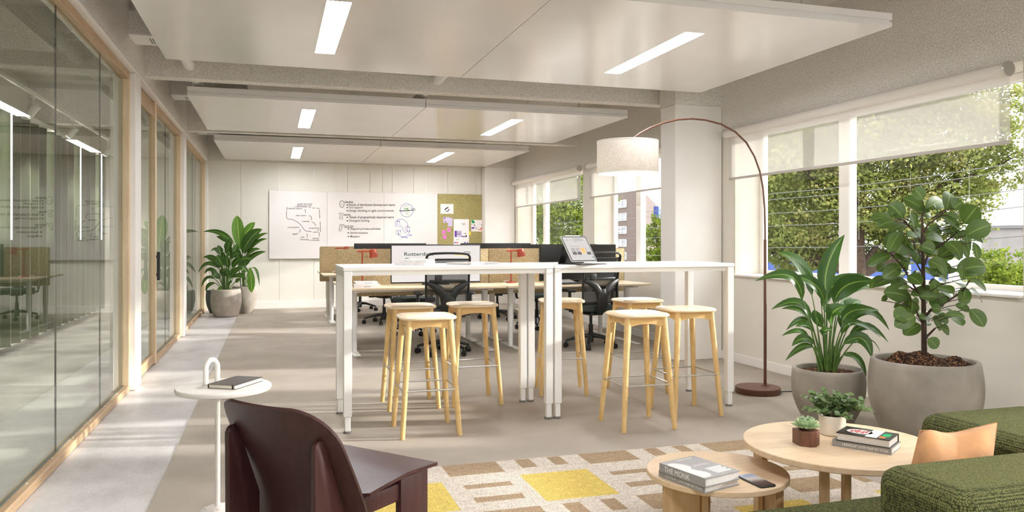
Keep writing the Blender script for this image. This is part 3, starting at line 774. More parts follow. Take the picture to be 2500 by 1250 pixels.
pin('pinned_sheet', 200, 535, 330, 660, 'lilac', 'lilac patterned square sheet pinned behind a plain lilac sheet', 'paper', 0, [('purple', [(208, 545, 245, 570)]), ('greyp', [(220, 612, 232, 640), (238, 630, 262, 655)])], gp)
pin('pinned_sheet', 300, 555, 402, 738, 'lilac', 'plain pale lilac sheet pinned above the pink notes', 'paper', .0025, group=gp)
pin('pinned_sheet', 425, 582, 758, 1140, 'paper', 'tall white sheet with a purple banner pinned in the middle', 'paper', 0,
    [('purple', [(446, 832, 490, 970), (590, 948, 690, 970)]), ('lilac', [(490, 832, 600, 970)]), ('paper', [(500, 860, 585, 868), (500, 885, 585, 893), (500, 912, 585, 920)]), ('greyp', [(590, 672, 680, 680), (610, 690, 680, 696), (620, 710, 670, 716), (475, 1022, 545, 1030)]), ('ink', [(665, 885, 690, 905), (690, 925, 712, 970), (640, 890, 650, 900)]), ('purple', [(440, 1078, 470, 1105), (650, 1080, 690, 1104), (715, 1080, 740, 1104)]), ('redp', [(480, 1082, 520, 1105)])], gp)
pin('pinned_sheet', 805, 598, 1048, 850, 'paper', 'white collage sheet with green corner notes pinned at the right', 'paper', 0,
    [('green', [(812, 600, 865, 650), (825, 632, 885, 670)]), ('purple', [(815, 752, 868, 792)]), ('lilac', [(870, 755, 930, 780)]), ('redp', [(808, 688, 845, 696), (1015, 760, 1046, 800)]), ('ink', [(868, 700, 890, 730), (1030, 690, 1046, 728), (815, 805, 822, 820)]), ('orangep', [(960, 798, 1000, 815), (995, 800, 1030, 825)]), ('greyp', [(918, 778, 940, 792)])], gp)
gs = 'sticky notes on the olive board'
pin('sticky_note', 282, 770, 355, 855, 'pink', 'pink sticky note with scribble, highest and rightmost of three', 'sticky note', 0, [('purple', [(305, 800, 335, 806), (310, 815, 335, 821)])], gs)
pin('sticky_note', 172, 825, 248, 905, 'pink', 'pink sticky note with a line of writing, leftmost of three', 'sticky note', 0, [('purple', [(190, 860, 225, 866)])], gs)
pin('sticky_note', 192, 930, 268, 1015, 'pink', 'blank pink sticky note, lowest of three', 'sticky note', group=gs)
pin('sticky_note', 757, 850, 796, 928, 'yellow', 'small yellow sticky note beside the tall white sheet', 'sticky note', group=gs)
# ================================================================= HIGH TABLES AND STOOLS
def high_table(x0, x1, y0, y1, label, with_leg_gap=True):
    t = thing('high_table', label, 'table', ((x0 + x1) / 2, (y0 + y1) / 2, 0), 0, 'white high tables'); w, d = (x1 - x0) / 2, (y1 - y0) / 2; h = 1.09
    b = MB(); b.box(-w, -d, h - .026, w, d, h, bev=.003, seg=1); b.build('tabletop', 'metal_w', t, smooth=0)
    b = MB()
    b.box(-w + .055, -d + .03, h - .058, w - .055, -d + .055, h - .0262); b.box(-w + .055, d - .055, h - .058, w - .055, d - .03, h - .0262)
    for s in (-1, 1):
        xa, xb = sorted((s * (w - .004), s * (w - .058)))
        b.box(xa, -d + .058, h - .066, xb, d - .058, h - .0262, bev=.003, seg=1)
    b.build('frame', 'metal_w', t, smooth=0)
    for sx in (-1, 1):
        for sy in (-1, 1):
            cx, cy = sx * (w - .031), sy * (d - .031)
            b = MB(); b.box(cx - .027, cy - .027, .108, cx + .027, cy + .027, h - .0262, bev=.005); l = b.build('leg', 'metal_w', t, smooth=0)
            b = MB(); b.box(cx - .019, cy - .019, .012, cx + .019, cy + .019, .12, bev=.004); b.build('extension', 'metal_w', l, smooth=0)
            b = MB(); b.lathe([(.027, 0), (.029, .004), (.024, .012), (.012, .014)], T(cx, cy, 0), 20); b.build('foot_pad', 'grey_pl', l)
    return t
high_table(.44, 1.903, 5.17, 5.83, 'white high table on the left with marbled books and a closed laptop on it')
high_table(1.907, 3.37, 5.17, 5.83, 'white high table on the right with a tablet on it')
st = thing('bar_stool', 'x', 'stool', (0, 0, 0), 0, 'wooden bar stools at the high tables')
sq = []
for i in range(56):
    a = 2 * PI * i / 56; c, s = math.cos(a), math.sin(a); rr = .19 / (abs(c) ** 4.2 + abs(s) ** 4.2) ** (1 / 4.2); sq.append((rr * c, rr * s))
b = MB(); n = len(sq); rings = [(.86, .747), (.95, .749), (.99, .754), (1.0, .760), (.985, .767), (.93, .773), (.80, .775), (.4, .774)]
vs = [(x * k, y * k, z) for k, z in rings for x, y in sq]; fs = [tuple(reversed(range(n)))]
for j in range(len(rings) - 1):
    for i in range(n): fs.append((j * n + i, j * n + (i + 1) % n, (j + 1) * n + (i + 1) % n, (j + 1) * n + i))
fs.append(tuple(range((len(rings) - 1) * n, len(rings) * n))); b.add(vs, fs); b.build('seat', 'stoolseat', st, smooth=60)
for sx in (-1, 1):
    for sy in (-1, 1):
        b = MB(); b.cyl((sx * .187, sy * .187, 0), (sx * .134, sy * .134, .748), .0165, .0215, 16); b.build('leg', 'stool', st)
b = MB()
for k in range(4):
    m = RZ(k * PI / 2); pts = [(-.118, .724)] + [(.118 * (i / 6), .0) for i in range(0)] + [(.118, .724)]
    arch = [(-.122, .747), (-.122, .688)] + [(-.122 + .244 * i / 10, .688 + .018 * math.sin(PI * i / 10)) for i in range(1, 10)] + [(.122, .688), (.122, .747)]
    b.prism(arch, -.009, .009, m @ T(0, -.136, 0) @ RX(PI / 2))
b.build('apron', 'stoolrail', st, smooth=20)
b = MB()
for k in range(4):
    m = RZ(k * PI / 2); b.cyl((-.177, -.177, .300), (.177, -.177, .300), .0055, seg=10, m=m)
b.build('footrest', 'metal_s', st)
ST = [((.975, 5.11), 0, 'wooden bar stool nearest the viewer at the left high table'), ((1.01, 5.94), .0, 'wooden bar stool behind the left high table, near its outer end'),
      ((1.50, 5.94), 0, 'wooden bar stool behind the left high table, nearer the paired table legs'), ((2.31, 6.10), -.24, 'wooden bar stool turned slightly, behind the paired table legs'),
      ((2.93, 5.94), 0, 'wooden bar stool behind the right high table, beside the white column'), ((2.393, 4.854), 0, 'wooden bar stool drawn out in front of the right high table'),
      ((2.905, 5.10), 0, 'wooden bar stool tucked under the right end of the right high table')]
for i, ((x, y), a, lb) in enumerate(ST):
    o = st if i == 0 else dup(st)
    o.location = (x, y, 0); o.rotation_euler = (0, 0, a); o['label'] = lb
# ================================================================= DESKS
dk0 = thing('standing_desk', 'x', 'desk', (0, 0, 0), 0, 'sit-stand desks in two double rows')    # origin centre, user side -Y
b = MB(); b.box(-.91, -.39, .715, .91, .39, .74, bev=.004, seg=1); b.build('tabletop', 'desk', dk0, smooth=0)
b = MB(); b.box(-.80, -.05, .675, .80, .05, .714); b.box(-.80, -.26, .685, -.72, .26, .714, bev=.01, seg=1); b.box(.72, -.26, .685, .80, .26, .714, bev=.01, seg=1); b.build('under_frame', 'metal_w', dk0, smooth=0)
for s in (-1, 1):
    b = MB(); b.cyl((s * .76, .0, .30), (s * .76, 0, .69), .036, seg=20); l = b.build('leg', 'metal_w', dk0)
    b = MB(); b.cyl((s * .76, 0, .012), (s * .76, 0, .32), .030, seg=20); b.build('inner_tube', 'metal_w', l)
    b = MB(); b.box(s * .76 - .04, -.32, 0, s * .76 + .04, .32, .012, bev=.003, seg=1); b.build('foot', 'metal_w', l, smooth=0)
DX = (1.64, 3.48); DY = ((8.89, 0), (9.71, PI), (12.39, 0), (13.21, PI))
rows = ['in the nearest row', 'behind the near tan dividers', 'in front of the far tan dividers', 'behind the far tan dividers']
k = 0
for j, (y, a) in enumerate(DY):
    for i, x in enumerate(DX):
        o = dk0 if k == 0 else dup(dk0)
        o.location = (x, y, 0); o.rotation_euler = (0, 0, a); o['label'] = 'pale wood sit-stand desk %s, on the %s side' % (rows[j], ('plant', 'window')[i]); k += 1
# dividers
dv = thing('desk_divider', 'x', 'divider', (0, 0, 0), 0, 'tan felt desk dividers')
b = MB(); b.prism(rrect(1.836, .56, .02, 3), -.016, .016, RX(PI / 2), bev=.005, seg=2); b.build('felt_panel', 'felt', dv, smooth=60)
b = MB()
for k in range(52):
    for s in (-.914, .914): b.box(s - .002, -.0185, -.27 + k * .0104, s + .002, .0185, -.266 + k * .0104)
for k in range(100):
    b.box(-.9 + k * .018, -.0185, .276, -.892 + k * .018, .0185, .281)
b.build('stitching', 'stitch', dv, smooth=0)
b = MB()
for s in (-.7, .7): b.box(s - .03, -.03, -.135, s + .03, .03, -.118)
b.build('clamp', 'metal_w', dv, smooth=0)
k = 0
for y, nm in ((9.30, 'near'), (12.80, 'far')):
    for x, sd in ((1.64, 'behind the lit monitor'), (3.48, 'toward the windows')):
        o = dv if k == 0 else dup(dv)
        o.location = (x, y, .88); o['label'] = 'tan felt divider of the %s desk row, %s' % (nm, sd if nm == 'near' else ('toward the whiteboards', 'by the far window')[0 if x < 2 else 1]); k += 1
# monitors
def monitor(x, y, rz, w, label, on=False, zc=.985, hh=.225):
    t = thing('monitor', label, 'monitor', (x, y, .74), rz, 'desktop monitors'); z0, z1 = zc - hh - .74, zc + hh - .74
    b = MB(); b.box(-w / 2, -.012, z0, w / 2, .018, z1, bev=.004, seg=1); b.box(-w * .28, .018, z0 + .1, w * .28, .045, z1 - .1, bev=.012); b.build('casing', 'black', t, smooth=0)
    b = MB(); b.box(-w / 2 + .010, -.014, z0 + .016, w / 2 - .010, -.0121, z1 - .010); s = b.build('screen', 'screenon' if on else 'screenoff', t, smooth=0)
    b = MB(); b.box(-.035, .045, .012, .035, .065, zc - .74, bev=.004, seg=1); b.build('stand_post', 'black', t, smooth=0)
    b = MB(); b.prism(rrect(.30, .22, .03, 4), 0, .012, T(0, .05, 0)); b.build('stand_base', 'black', t, smooth=30)
    return t, s
mon, scr = monitor(1.845, 9.02, 0, 1.072, 'lit white monitor reading Rotterdam Centraal in dark green', True)
def spx(px, py): v = on_y(px, py, 9.0055); return v.x - 1.845, v.z - .74
def stext(mb, body, x0, x1, yb, yt, align='l'):
    a = spx(x0, yb); c = spx(x1, yb); e = spx(x0, yt)
    mb.text(body, Matrix.Translation((a[0], -.0145, a[1])) @ RX(PI / 2), width=c[0] - a[0], height=(e[1] - a[1]) / .7, bold=.012)
b = MB(); stext(b, 'Rotterdam', 987, 1057, 624.5, 616); stext(b, 'Centraal', 987, 1047, 638, 629.5); b.build('heading', 'dgreen', scr, smooth=0, fix=False)
b = MB()
for x0, x1, y in ((1132, 1149, 615), (1127, 1149, 618.5)):
    p, q = spx(x0, y), spx(x1, y); b.box(p[0], -.0146, p[1] - .004, q[0], -.0141, p[1] + .004)
b.build('caption_lines', 'greyp', scr, smooth=0)
b = MB()
for x0, x1, y in ((1110, 1148, 622.5), (1135, 1149, 626.5), (1143, 1149, 630.5)):
    p, q = spx(x0, y), spx(x1, y); b.box(p[0], -.0146, p[1] - .003, q[0], -.0141, p[1] + .003)
b.build('highlight_lines', 'yellow', scr, smooth=0)
monitor(3.64, 9.02, 0, 1.02, 'dark switched-off monitor behind the tablet')
monitor(1.53, 9.62, PI, 1.05, 'black monitor back behind the tan divider, toward the plants')
monitor(3.62, 9.62, PI, 1.05, 'black monitor back behind the tan divider, toward the windows')
monitor(1.82, 12.55, 0, 1.16, 'black monitor in the far row in front of the whiteboards')
monitor(3.585, 12.55, 0, 1.22, 'black monitor in the far row in front of the far window')
# desk lamps
lp = thing('desk_lamp', 'x', 'lamp', (0, 0, 0), 0, 'coral desk lamps')
b = MB(); b.lathe([(.062, 0), (.064, .004), (.062, .016), (.02, .018)], None, 32); b.build('base', 'orange', lp)
b = MB(); b.cyl((0, 0, .016), (0, 0, .405), .0085, seg=14); b.build('pole', 'orange', lp)
b = MB(); b.cyl((-.055, 0, .395), (.10, 0, .395), .010, seg=14); b.build('arm', 'orange', lp)
hm = T(.125, 0, .375) @ RY(-.16)
b = MB(); b.lathe([(.030, .045), (.036, .042), (.053, -.052), (.050, -.052), (.03, .038)], hm, 28, cap1=True); b.build('shade', 'orange', lp)
b = MB(); b.lathe([(.047, -.046), (.001, -.046)], hm, 24, cap0=False); b.build('light_disc', 'bulb2', lp)
for i, (x, y, a, lb) in enumerate(((.995, 9.13, 0, 'coral desk lamp above the white books'), (2.80, 9.13, 0, 'coral desk lamp between the lit and dark monitors'), (1.195, 9.43, PI, 'coral lamp head peeping over the near divider by the plants'),
                                   (3.00, 9.43, PI, 'coral lamp head peeping over the near divider mid room'), (1.0, 12.6, 0, 'coral desk lamp on the far desk by the whiteboard'))):
    o = lp if i == 0 else dup(lp)
    o.location = (x, y, .74); o.rotation_euler = (0, 0, a); o['label'] = lb
# white books on the desk
def book(name, label, cat, w, d, h, loc, rz, cover, pages, group=None, spine='-y', parent=None):
    """spine along local x at -y; pages show on the other three sides"""
    t = thing(name, label, cat, loc, rz, group); th = .003
    b = MB(); b.box(-w / 2, -d / 2, 0, w / 2, d / 2, th); b.box(-w / 2, -d / 2, h - th, w / 2, d / 2, h); b.box(-w / 2, -d / 2, th, w / 2, -d / 2 + .004, h - th)
    b.build('cover', cover, t, smooth=0)
    b = MB(); b.box(-w / 2 + .004, -d / 2 + .0042, th, w / 2 - .004, d / 2 - .004, h - th); b.build('pages', pages, t, smooth=0)
    return t
def spine_text(t, body, w, d, h, mat, x0=None, x1=None, frac=.55):
    b = MB(); hh = h * frac
    b.text(body, Matrix.Translation((x0 if x0 is not None else -w * .3, -d / 2 - .0006, h * (1 - frac) / 2)) @ RX(PI / 2), width=(x1 - x0) if x0 is not None else w * .6, height=hh / .7)
    return b.build('spine_title', mat, t, smooth=0, fix=False)
p = on_y(897, 696, 8.60)
t = book('book', 'thick white book with bold black spine word, lower of two on the desk', 'book', .285, .21, .036, (p.x, 8.72, .7401), 0, 'paper', 'paper', 'white books on the near desk')
spine_text(t, 'bauhaus', .285, .21, .036, 'ink', -.03, .035, .38)
t = book('book', 'white book with faint grey spine lettering, upper of two on the desk', 'book', .245, .19, .030, (p.x - .005, 8.725, .7762), .02, 'paper', 'paper', 'white books on the near desk')
spine_text(t, 'CHAPTER 02', .245, .19, .03, 'greyp', -.025, .06, .34)
# phone and laptop on the right desk
t = thing('laptop', 'small open dark laptop on the right desk behind the office chair', 'laptop', (3.40, 8.66, .7401), .2)
b = MB(); b.box(-.16, -.11, 0, .16, .11, .014, bev=.004, seg=1); b.build('keyboard_base', 'black', t, smooth=0)
b = MB(); b.box(-.16, 0, 0, .16, .008, .17, m=T(0, .11, .012) @ RX(-1.40)); b.build('lid', 'silver', t, smooth=0)
# ================================================================= OFFICE CHAIRS (facing +Y)
oc = thing('office_chair', 'x', 'office chair', (0, 0, 0), 0, 'black mesh office chairs')
b = MB()
for k in range(5):
    a = 2 * PI * k / 5 + .3; c, s = math.cos(a), math.sin(a)
    b.tube([(c * .02, s * .02, .135), (c * .12, s * .12, .130), (c * .30, s * .30, .085)], [.032, .028, .018], 10, flat=(1, .75))
b.cyl((0, 0, .06), (0, 0, .17), .032, seg=18); b.build('star_base', 'black', oc)
for k in range(5):
    a = 2 * PI * k / 5 + .3; c, s = math.cos(a), math.sin(a); m = T(c * .30, s * .30, 0) @ RZ(a + .6 * k)
    b = MB(); b.cyl((-.024, 0, .03), (-.006, 0, .03), .029, seg=18, m=m); b.cyl((.006, 0, .03), (.024, 0, .03), .029, seg=18, m=m); b.tube([(0, 0, .03), (0, 0, .08)], .008, 8, m=m)
    b.box(-.024, -.022, .034, .024, .022, .062, m=m, bev=.006); b.build('caster', 'blackm', oc)
b = MB(); b.cyl((0, 0, .17), (0, 0, .27), .027, seg=18); b.cyl((0, 0, .27), (0, 0, .40), .018, seg=18); b.build('gas_column', 'blackm', oc)
b = MB(); b.box(-.09, -.14, .385, .09, .10, .435, bev=.015); b.cyl((-.2, .02, .41), (.2, .02, .41), .010, seg=10); b.box(-.24, .0, .40, -.17, .04, .42, bev=.006); b.box(.17, .0, .40, .24, .04, .42, bev=.006); b.build('mechanism', 'black', oc, smooth=30)
b = MB(); b.prism(rrect(.49, .48, .11, 6), .435, .50, T(0, .06, 0), bev=.022, seg=3); b.build('seat', 'darkseat', oc, smooth=60)
def backy(z): return -.215 - .06 * ((z - .5) / .6) + .035 * math.sin((z - .5) / .6 * PI)
out = []
W = .238
for z in [.545 + .5 * i / 12 for i in range(13)]: out.append((W - .012 * (1.05 - z), z))
arc = [(W - .05 + .05 * math.cos(q * PI / 12), 1.065 + .05 * math.sin(q * PI / 12)) for q in range(1, 7)]
right = out + arc
top = [(x, 1.118 + .006 * math.cos(x / .19 * PI / 2)) for x in [.15, .1, .05, 0, -.05, -.1, -.15]]
full = right + top + [(-x, z) for x, z in reversed(right)]
b = MB(); b.tube([(x, backy(z), z) for x, z in full], .0165, 12, flat=(.75, 1.15)); b.tube([(-W + .004, backy(1.055), 1.055), (0, backy(1.055) - .004, 1.056), (W - .004, backy(1.055), 1.055)], .010, 10)
b.tube([(-W + .012, backy(.545), .545), (0, backy(.545) - .01, .535), (W - .012, backy(.545), .545)], .013, 10); b.build('back_frame', 'black', oc)
b = MB(); g = [[(x, backy(z) + .004 - .012 * (1 - (x / W) ** 2), z) for x in [-.226 + .452 * i / 8 for i in range(9)]] for z in [.545 + .51 * j / 10 for j in range(11)]]
b.sheet(g, .002); b.build('mesh_back', 'mesh', oc, smooth=60)
b = MB()
for s in (-1, 1):
    b.tube([(s * .02, -.235, .56), (s * .045, -.262, .66), (s * .10, -.262, .735), (s * .17, -.252, .775), (s * .226, -.236, .80)], [.05, .048, .042, .032, .018], 12, flat=(1, .42))
b.tube([(0, -.10, .40), (0, -.20, .42), (0, -.245, .50), (0, -.262, .62), (0, -.262, .70)], [.035, .05, .078, .075, .045], 12, flat=(1, .4)); b.build('spine_support', 'black', oc)
b = MB(); b.box(-.14, -.228, .80, -.06, -.205, .885, bev=.008); b.box(-.2, -.222, .80, .2, -.206, .835, bev=.006); b.build('lumbar_pad', 'black', oc, smooth=30)
for s in (-1, 1):
    b = MB(); b.tube([(s * .22, .02, .43), (s * .285, .0, .44), (s * .295, -.01, .50), (s * .295, -.01, .66)], [.016, .018, .02, .018], 12); b.prism(rrect(.085, .25, .03, 5), .66, .688, T(s * .29, .02, 0), bev=.008); b.build('armrest', 'black', oc, smooth=45)
CH = [(1.83, 8.50, -.05, 'black mesh office chair with its back to us, in front of the lit monitor'), (3.60, 8.52, .16, 'black mesh office chair with its back to us, behind the tablet'),
      (1.80, 10.42, PI + .25, 'black office chair tucked behind the near desks, plant side'), (3.62, 10.55, PI - .3, 'black office chair tucked behind the near desks, window side'),
      (1.62, 11.85, .35, 'black office chair at the front of the far desks, plant side'), (3.42, 11.9, -.3, 'black office chair at the front of the far desks, window side'), (1.50, 14.1, PI - .2, 'black office chair between the far desks and the whiteboards')]
for i, (x, y, a, lb) in enumerate(CH):
    o = oc if i == 0 else dup(oc)
    o.location = (x, y, 0); o.rotation_euler = (0, 0, a); o['label'] = lb
# ================================================================= THINGS ON THE HIGH TABLES
t = book('book', 'white marbled book, lower of two on the left high table', 'book', .215, .27, .019, (.975, 5.50, 1.0902), -.5, 'marble', 'pagesg', 'marbled books on the high table')
t = book('book', 'white marbled book, upper of two on the left high table', 'book', .205, .26, .021, (.985, 5.50, 1.1094), -.44, 'marble', 'pagesg', 'marbled books on the high table')
t = thing('laptop', 'thin closed silver laptop lying on the left high table', 'laptop', (1.40, 5.52, 1.0902), .62)
b = MB(); b.prism(rrect(.33, .235, .015, 4), .001, .009, bev=.001, seg=1); b.build('keyboard_base', 'silver', t, smooth=30)
b = MB(); b.prism(rrect(.33, .235, .015, 4), .010, .0145, bev=.001, seg=1); b.build('lid', 'silver', t, smooth=30)
b = MB()
for sx in (-.14, .14):
    for sy in (-.09, .09): b.cyl((sx, sy, 0), (sx, sy, .001), .008, seg=10)
b.build('rubber_foot', 'black', t)
# tablet
tp = on_z(1428, 637, 1.115)
t = thing('tablet', 'tablet propped up in a black keyboard case on the right high table', 'tablet', (tp.x, tp.y, 1.0902), math.radians(20))
W2, H2 = .250, .226
M['alu'] = plain('bright_aluminium', (226, 224, 222), .3, .01, metal=.4)
M['screenon2'] = emit('tablet_screen', (238, 233, 229), .66)
tm = T(0, 0, .020) @ RX(PI / 2 - math.radians(35))
b = MB(); b.prism(rrect(W2, H2, .014, 5), -.006, 0, tm @ T(0, H2 / 2, 0), bev=.0015, seg=1); b.build('body', 'alu', t, smooth=30)
b = MB(); b.prism(rrect(W2 - .006, H2 - .006, .012, 5), .0001, .0008, tm @ T(0, H2 / 2, 0)); b.build('bezel', 'blackm', t, smooth=30)
b = MB(); b.prism(rrect(W2 - .022, H2 - .022, .005, 3), .0009, .0013, tm @ T(0, H2 / 2, 0)); s = b.build('screen', 'screenon2', t, smooth=30)
def sq4(mb, u0, v0, u1, v1, lift=.0016):
    w, h = W2 - .022, H2 - .022
    mb.add([((u0 - .5) * w, (1 - v1) * h + .011, lift), ((u1 - .5) * w, (1 - v1) * h + .011, lift), ((u1 - .5) * w, (1 - v0) * h + .011, lift), ((u0 - .5) * w, (1 - v0) * h + .011, lift)], [(0, 1, 2, 3)], tm)
b = MB()
for u0, v, u1 in ((.40, .045, .82), (.42, .09, .80), (.24, .125, .86), (.42, .16, .80), (.44, .20, .52), (.15, .40, .58)): sq4(b, u0, v - .008, u1, v + .008)
for k in range(4): sq4(b, .18 + k * .21, .815, .28 + k * .21, .83)
b.build('text_lines', 'greyp', s, smooth=0, fix=False)
b = MB(); sq4(b, .12, .11, .16, .145)
for k in (0, 1, 3): sq4(b, .145 + k * .205, .64, .315 + k * .205, .76, .0017)
b.build('dark_picture', 'ink', s, smooth=0, fix=False)
b = MB()
for k in (0, 1, 3): sq4(b, .145 + k * .205, .47, .315 + k * .205, .64)
b.build('grey_picture', 'greyp', s, smooth=0, fix=False)
b = MB(); sq4(b, .555, .47, .725, .70); b.build('orange_picture', 'orangep', s, smooth=0, fix=False)
b = MB(); sq4(b, .90, .85, .985, .90); b.build('chat_button', 'dgreen', s, smooth=0, fix=False)
b = MB(); b.tube([(-.07, H2 + .004, -.003), (.07, H2 + .004, -.003)], .0042, 12, m=tm); b.build('stylus', 'metal_w', t)
b = MB()
b.box(-.125, -.10, 0, .125, .155, .006, bev=.002, seg=1)
b.add([(-.125, .150, .003), (.125, .150, .003), (.125, .108, .125), (-.125, .108, .125), (-.125, .156, .003), (.125, .156, .003), (.125, .114, .125), (-.125, .114, .125)], [(0, 1, 2, 3), (7, 6, 5, 4), (0, 4, 5, 1), (2, 6, 7, 3), (1, 5, 6, 2), (3, 7, 4, 0)])
b.build('keyboard_case', 'blackm', t, smooth=0)
b = MB()
for r_ in range(4):
    for c_ in range(12): b.box(-.115 + c_ * .0195, -.085 + r_ * .0185, .006, -.099 + c_ * .0195, -.070 + r_ * .0185, .0075)
b.build('keys', 'grey_pl', t, smooth=0)
# ================================================================= LOUNGE CORNER
# ---- side table
x, y = world_ud(-1.263, 3.41)
t = thing('side_table', 'round white side table with a looped handle and terrazzo foot', 'side table', (x, y, 0))
M['cream_metal'] = plain('cream_metal', (236, 232, 224), .4, .01, 4)
b = MB(); b.lathe([(.185, .606), (.196, .610), (.2, .618), (.2, .626), (.197, .63), (.05, .63)], None, 64); b.build('tabletop', 'cream_metal', t)
hx, hy = C_, -S_                      # image-right direction on the floor
def sd(a, bq): return (hx * a + (S_) * bq, hy * a + C_ * bq)      # right, away
p0 = sd(-.051, .06); p1 = sd(-.084, .012)
pts = [(p0[0], p0[1], .03), (p0[0], p0[1], .40), (p0[0], p0[1], .68)]
for q in range(0, 13):
    g = PI * q / 12; cx_, cy_ = (p0[0] + p1[0]) / 2, (p0[1] + p1[1]) / 2; rx = Vector((p0[0] - cx_, p0[1] - cy_)); L = rx.length
    pts.append((cx_ + rx.x * math.cos(g), cy_ + rx.y * math.cos(g), .70 + (L + .008) * math.sin(g)))
pts += [(p1[0], p1[1], .68), (p1[0], p1[1], .631)]
b = MB(); b.tube(pts, .0115, 16); b.build('pole_handle', 'cream_metal', t)
b = MB(); b.lathe([(.09, 0), (.108, .004), (.11, .02), (.104, .045), (.085, .068), (.05, .082), (.01, .086)], T(p0[0] + .012, p0[1] - .005, 0), 40); b.build('foot', 'terrazzo', t)
nx, ny = world_ud(-1.218, 3.435)
va = math.atan2(*reversed(world_ud(.054, .214)))
t = thing('notebook', 'closed dark brown notebook lying on the round white side table', 'notebook', (nx, ny, .6302), va)
b = MB(); b.prism(rrect(.212, .137, .007, 3), 0, .0016); b.prism(rrect(.212, .137, .007, 3), .0165, .0181); b.box(-.106, .0665, .001, .106, .0685, .017); b.build('cover', 'leather', t, smooth=30)
b = MB(); b.prism(rrect(.205, .131, .004, 3), .0016, .0165, T(.0, .001, 0)); b.build('pages', 'pages', t, smooth=30)
b = MB(); b.box(-.107, -.056, -.0001, .107, -.050, .0186); b.build('elastic_band', 'black', t, smooth=0)
# ---- brown lounge chair
fx, fy = .53, .848                    # facing (camera right, away)
cu, cd = -.652, 3.075
wx, wy = world_ud(cu, cd)
FX, FY = world_ud(fx, fy)
rz = math.atan2(FY, FX) - PI / 2
t = thing('lounge_chair', 'low bordeaux brown plywood lounge chair with curved back', 'lounge chair', (wx, wy, .0095), rz)
def backgrid(front=0.0):
    rows = []
    NT_, NS = 22, 22; zb, zt, rc = .16, .685, .13
    for i in range(NT_ + 1):
        q = i / NT_; z = zb + (zt - zb) * (.5 - .5 * math.cos(PI * q)); hw = .300 - .018 * (z - zb) / (zt - zb)
        if z > zt - rc:
            e = (z - (zt - rc)) / rc; hw -= rc * (1 - math.sqrt(max(0, 1 - e * e)))
        if z < .30: hw -= .07 * ((.30 - z) / .14) ** 2.2
        row = []
        for j in range(NS + 1):
            s = -1 + 2 * j / NS; xx = s * hw
            yy = -.235 - .19 * max(0, (z - .3) / .385) ** 1.1 - .02 * min(1, (z - zb) / .14) + .085 * (abs(xx) / .325) ** 2.2 * (.6 + .4 * (z - zb) / (zt - zb))
            row.append((xx, yy, z))
        rows.append(row)
    return rows
b = MB(); b.sheet(backgrid(), .013); b.build('backrest', 'brown', t, smooth=50)
g = []
for i in range(13):
    q = i / 12; yy = -.26 + .462 * q; hw = .272 + .022 * q; z = .335 + .035 * min(1, q * 1.6)
    g.append([(s * hw, yy + (.01 + .085 * abs(s) ** 2.2) * (1 - q) ** 2, z + .010 * s * s * (1 - q)) for s in [-1 + 2 * j / 12 for j in range(13)]])
b = MB(); b.sheet(g, .013); b.build('seat', 'brown', t, smooth=50)
def plank(x, y0, y1, z0, z1, th=.028, round_top=False):
    pts = [(y0, z0), (y1, z0), (y1, z1), (y0, z1)]
    if round_top:
        r_ = .022; pts = [(y0, z0), (y1, z0), (y1, z1)] + [(y0 + r_ + r_ * math.cos(k), z1 - r_ + r_ * math.sin(k)) for k in (PI / 2, PI * .6, PI * .7, PI * .8, PI * .9, PI)]
        pts = [(y0, z0), (-.25, z0), (-.25, z0 + .30), (-.352, z1), ] + pts[3:]
    m = Matrix(((0, 0, 1, x - th / 2), (1, 0, 0, 0), (0, 1, 0, 0), (0, 0, 0, 1)))
    b = MB(); b.prism(pts, 0, th, m, bev=.006, seg=2); return b
for s in (-1, 1):
    plank(s * .222, -.392, -.265, 0, .575, .024, True).build('rear_leg', 'brown2', t, smooth=35)
    plank(s * .245, .02, .185, 0, .352, .03).build('front_leg', 'brown2', t, smooth=35)
    plank(s * .238, -.17, .025, .265, .333, .024).build('side_rail', 'brown2', t, smooth=35)
b = MB(); b.box(-.23, .07, .28, .23, .095, .35); b.build('cross_rail', 'brown2', t, smooth=0)
# ---- rug
XB = []; YBk = []
def cell_mat(x, y):
    u = (x - 1.265) % .81; v = (y - 3.535) % .77
    if u < .385 and v < .435: return 2
    uu = (x - .90) % .81
    if .035 < uu < .285 and (.075 < v < .15 or .285 < v < .35): return 1
    v2 = (y - 4.05) % .77
    if v2 < .205 and uu < .31: return 1
    if .04 < v2 < .20 and (.42 < uu < .51 or .615 < uu < .695): return 1
    return 0
x0, x1, y0, y1 = .07, 3.0, 1.75, 4.255
xs = set([x0, x1]); ys = set([y0, y1])
for k in range(-3, 6):
    for o_ in (1.265, 1.265 + .385): xs.add(round(o_ + .81 * k, 4))
    for o_ in (0, .035, .285, .31, .42, .51, .615, .695): xs.add(round(.90 + o_ + .81 * k, 4))
    for o_ in (0, .435, .075, .15, .285, .35): ys.add(round(3.535 + o_ + .77 * k, 4))
    for o_ in (0, .205, .04, .20): ys.add(round(4.05 + o_ + .77 * k, 4))
xs = sorted(v for v in xs if x0 <= v <= x1); ys = sorted(v for v in ys if y0 <= v <= y1)
b = MB(); zt = .009
grid = {}
for i, xx in enumerate(xs):
    for j, yy in enumerate(ys): grid[i, j] = b.bm.verts.new((xx, yy, zt))
for i in range(len(xs) - 1):
    for j in range(len(ys) - 1):
        f = b.bm.faces.new((grid[i, j], grid[i + 1, j], grid[i + 1, j + 1], grid[i, j + 1])); f.material_index = cell_mat((xs[i] + xs[i + 1]) / 2, (ys[j] + ys[j + 1]) / 2)
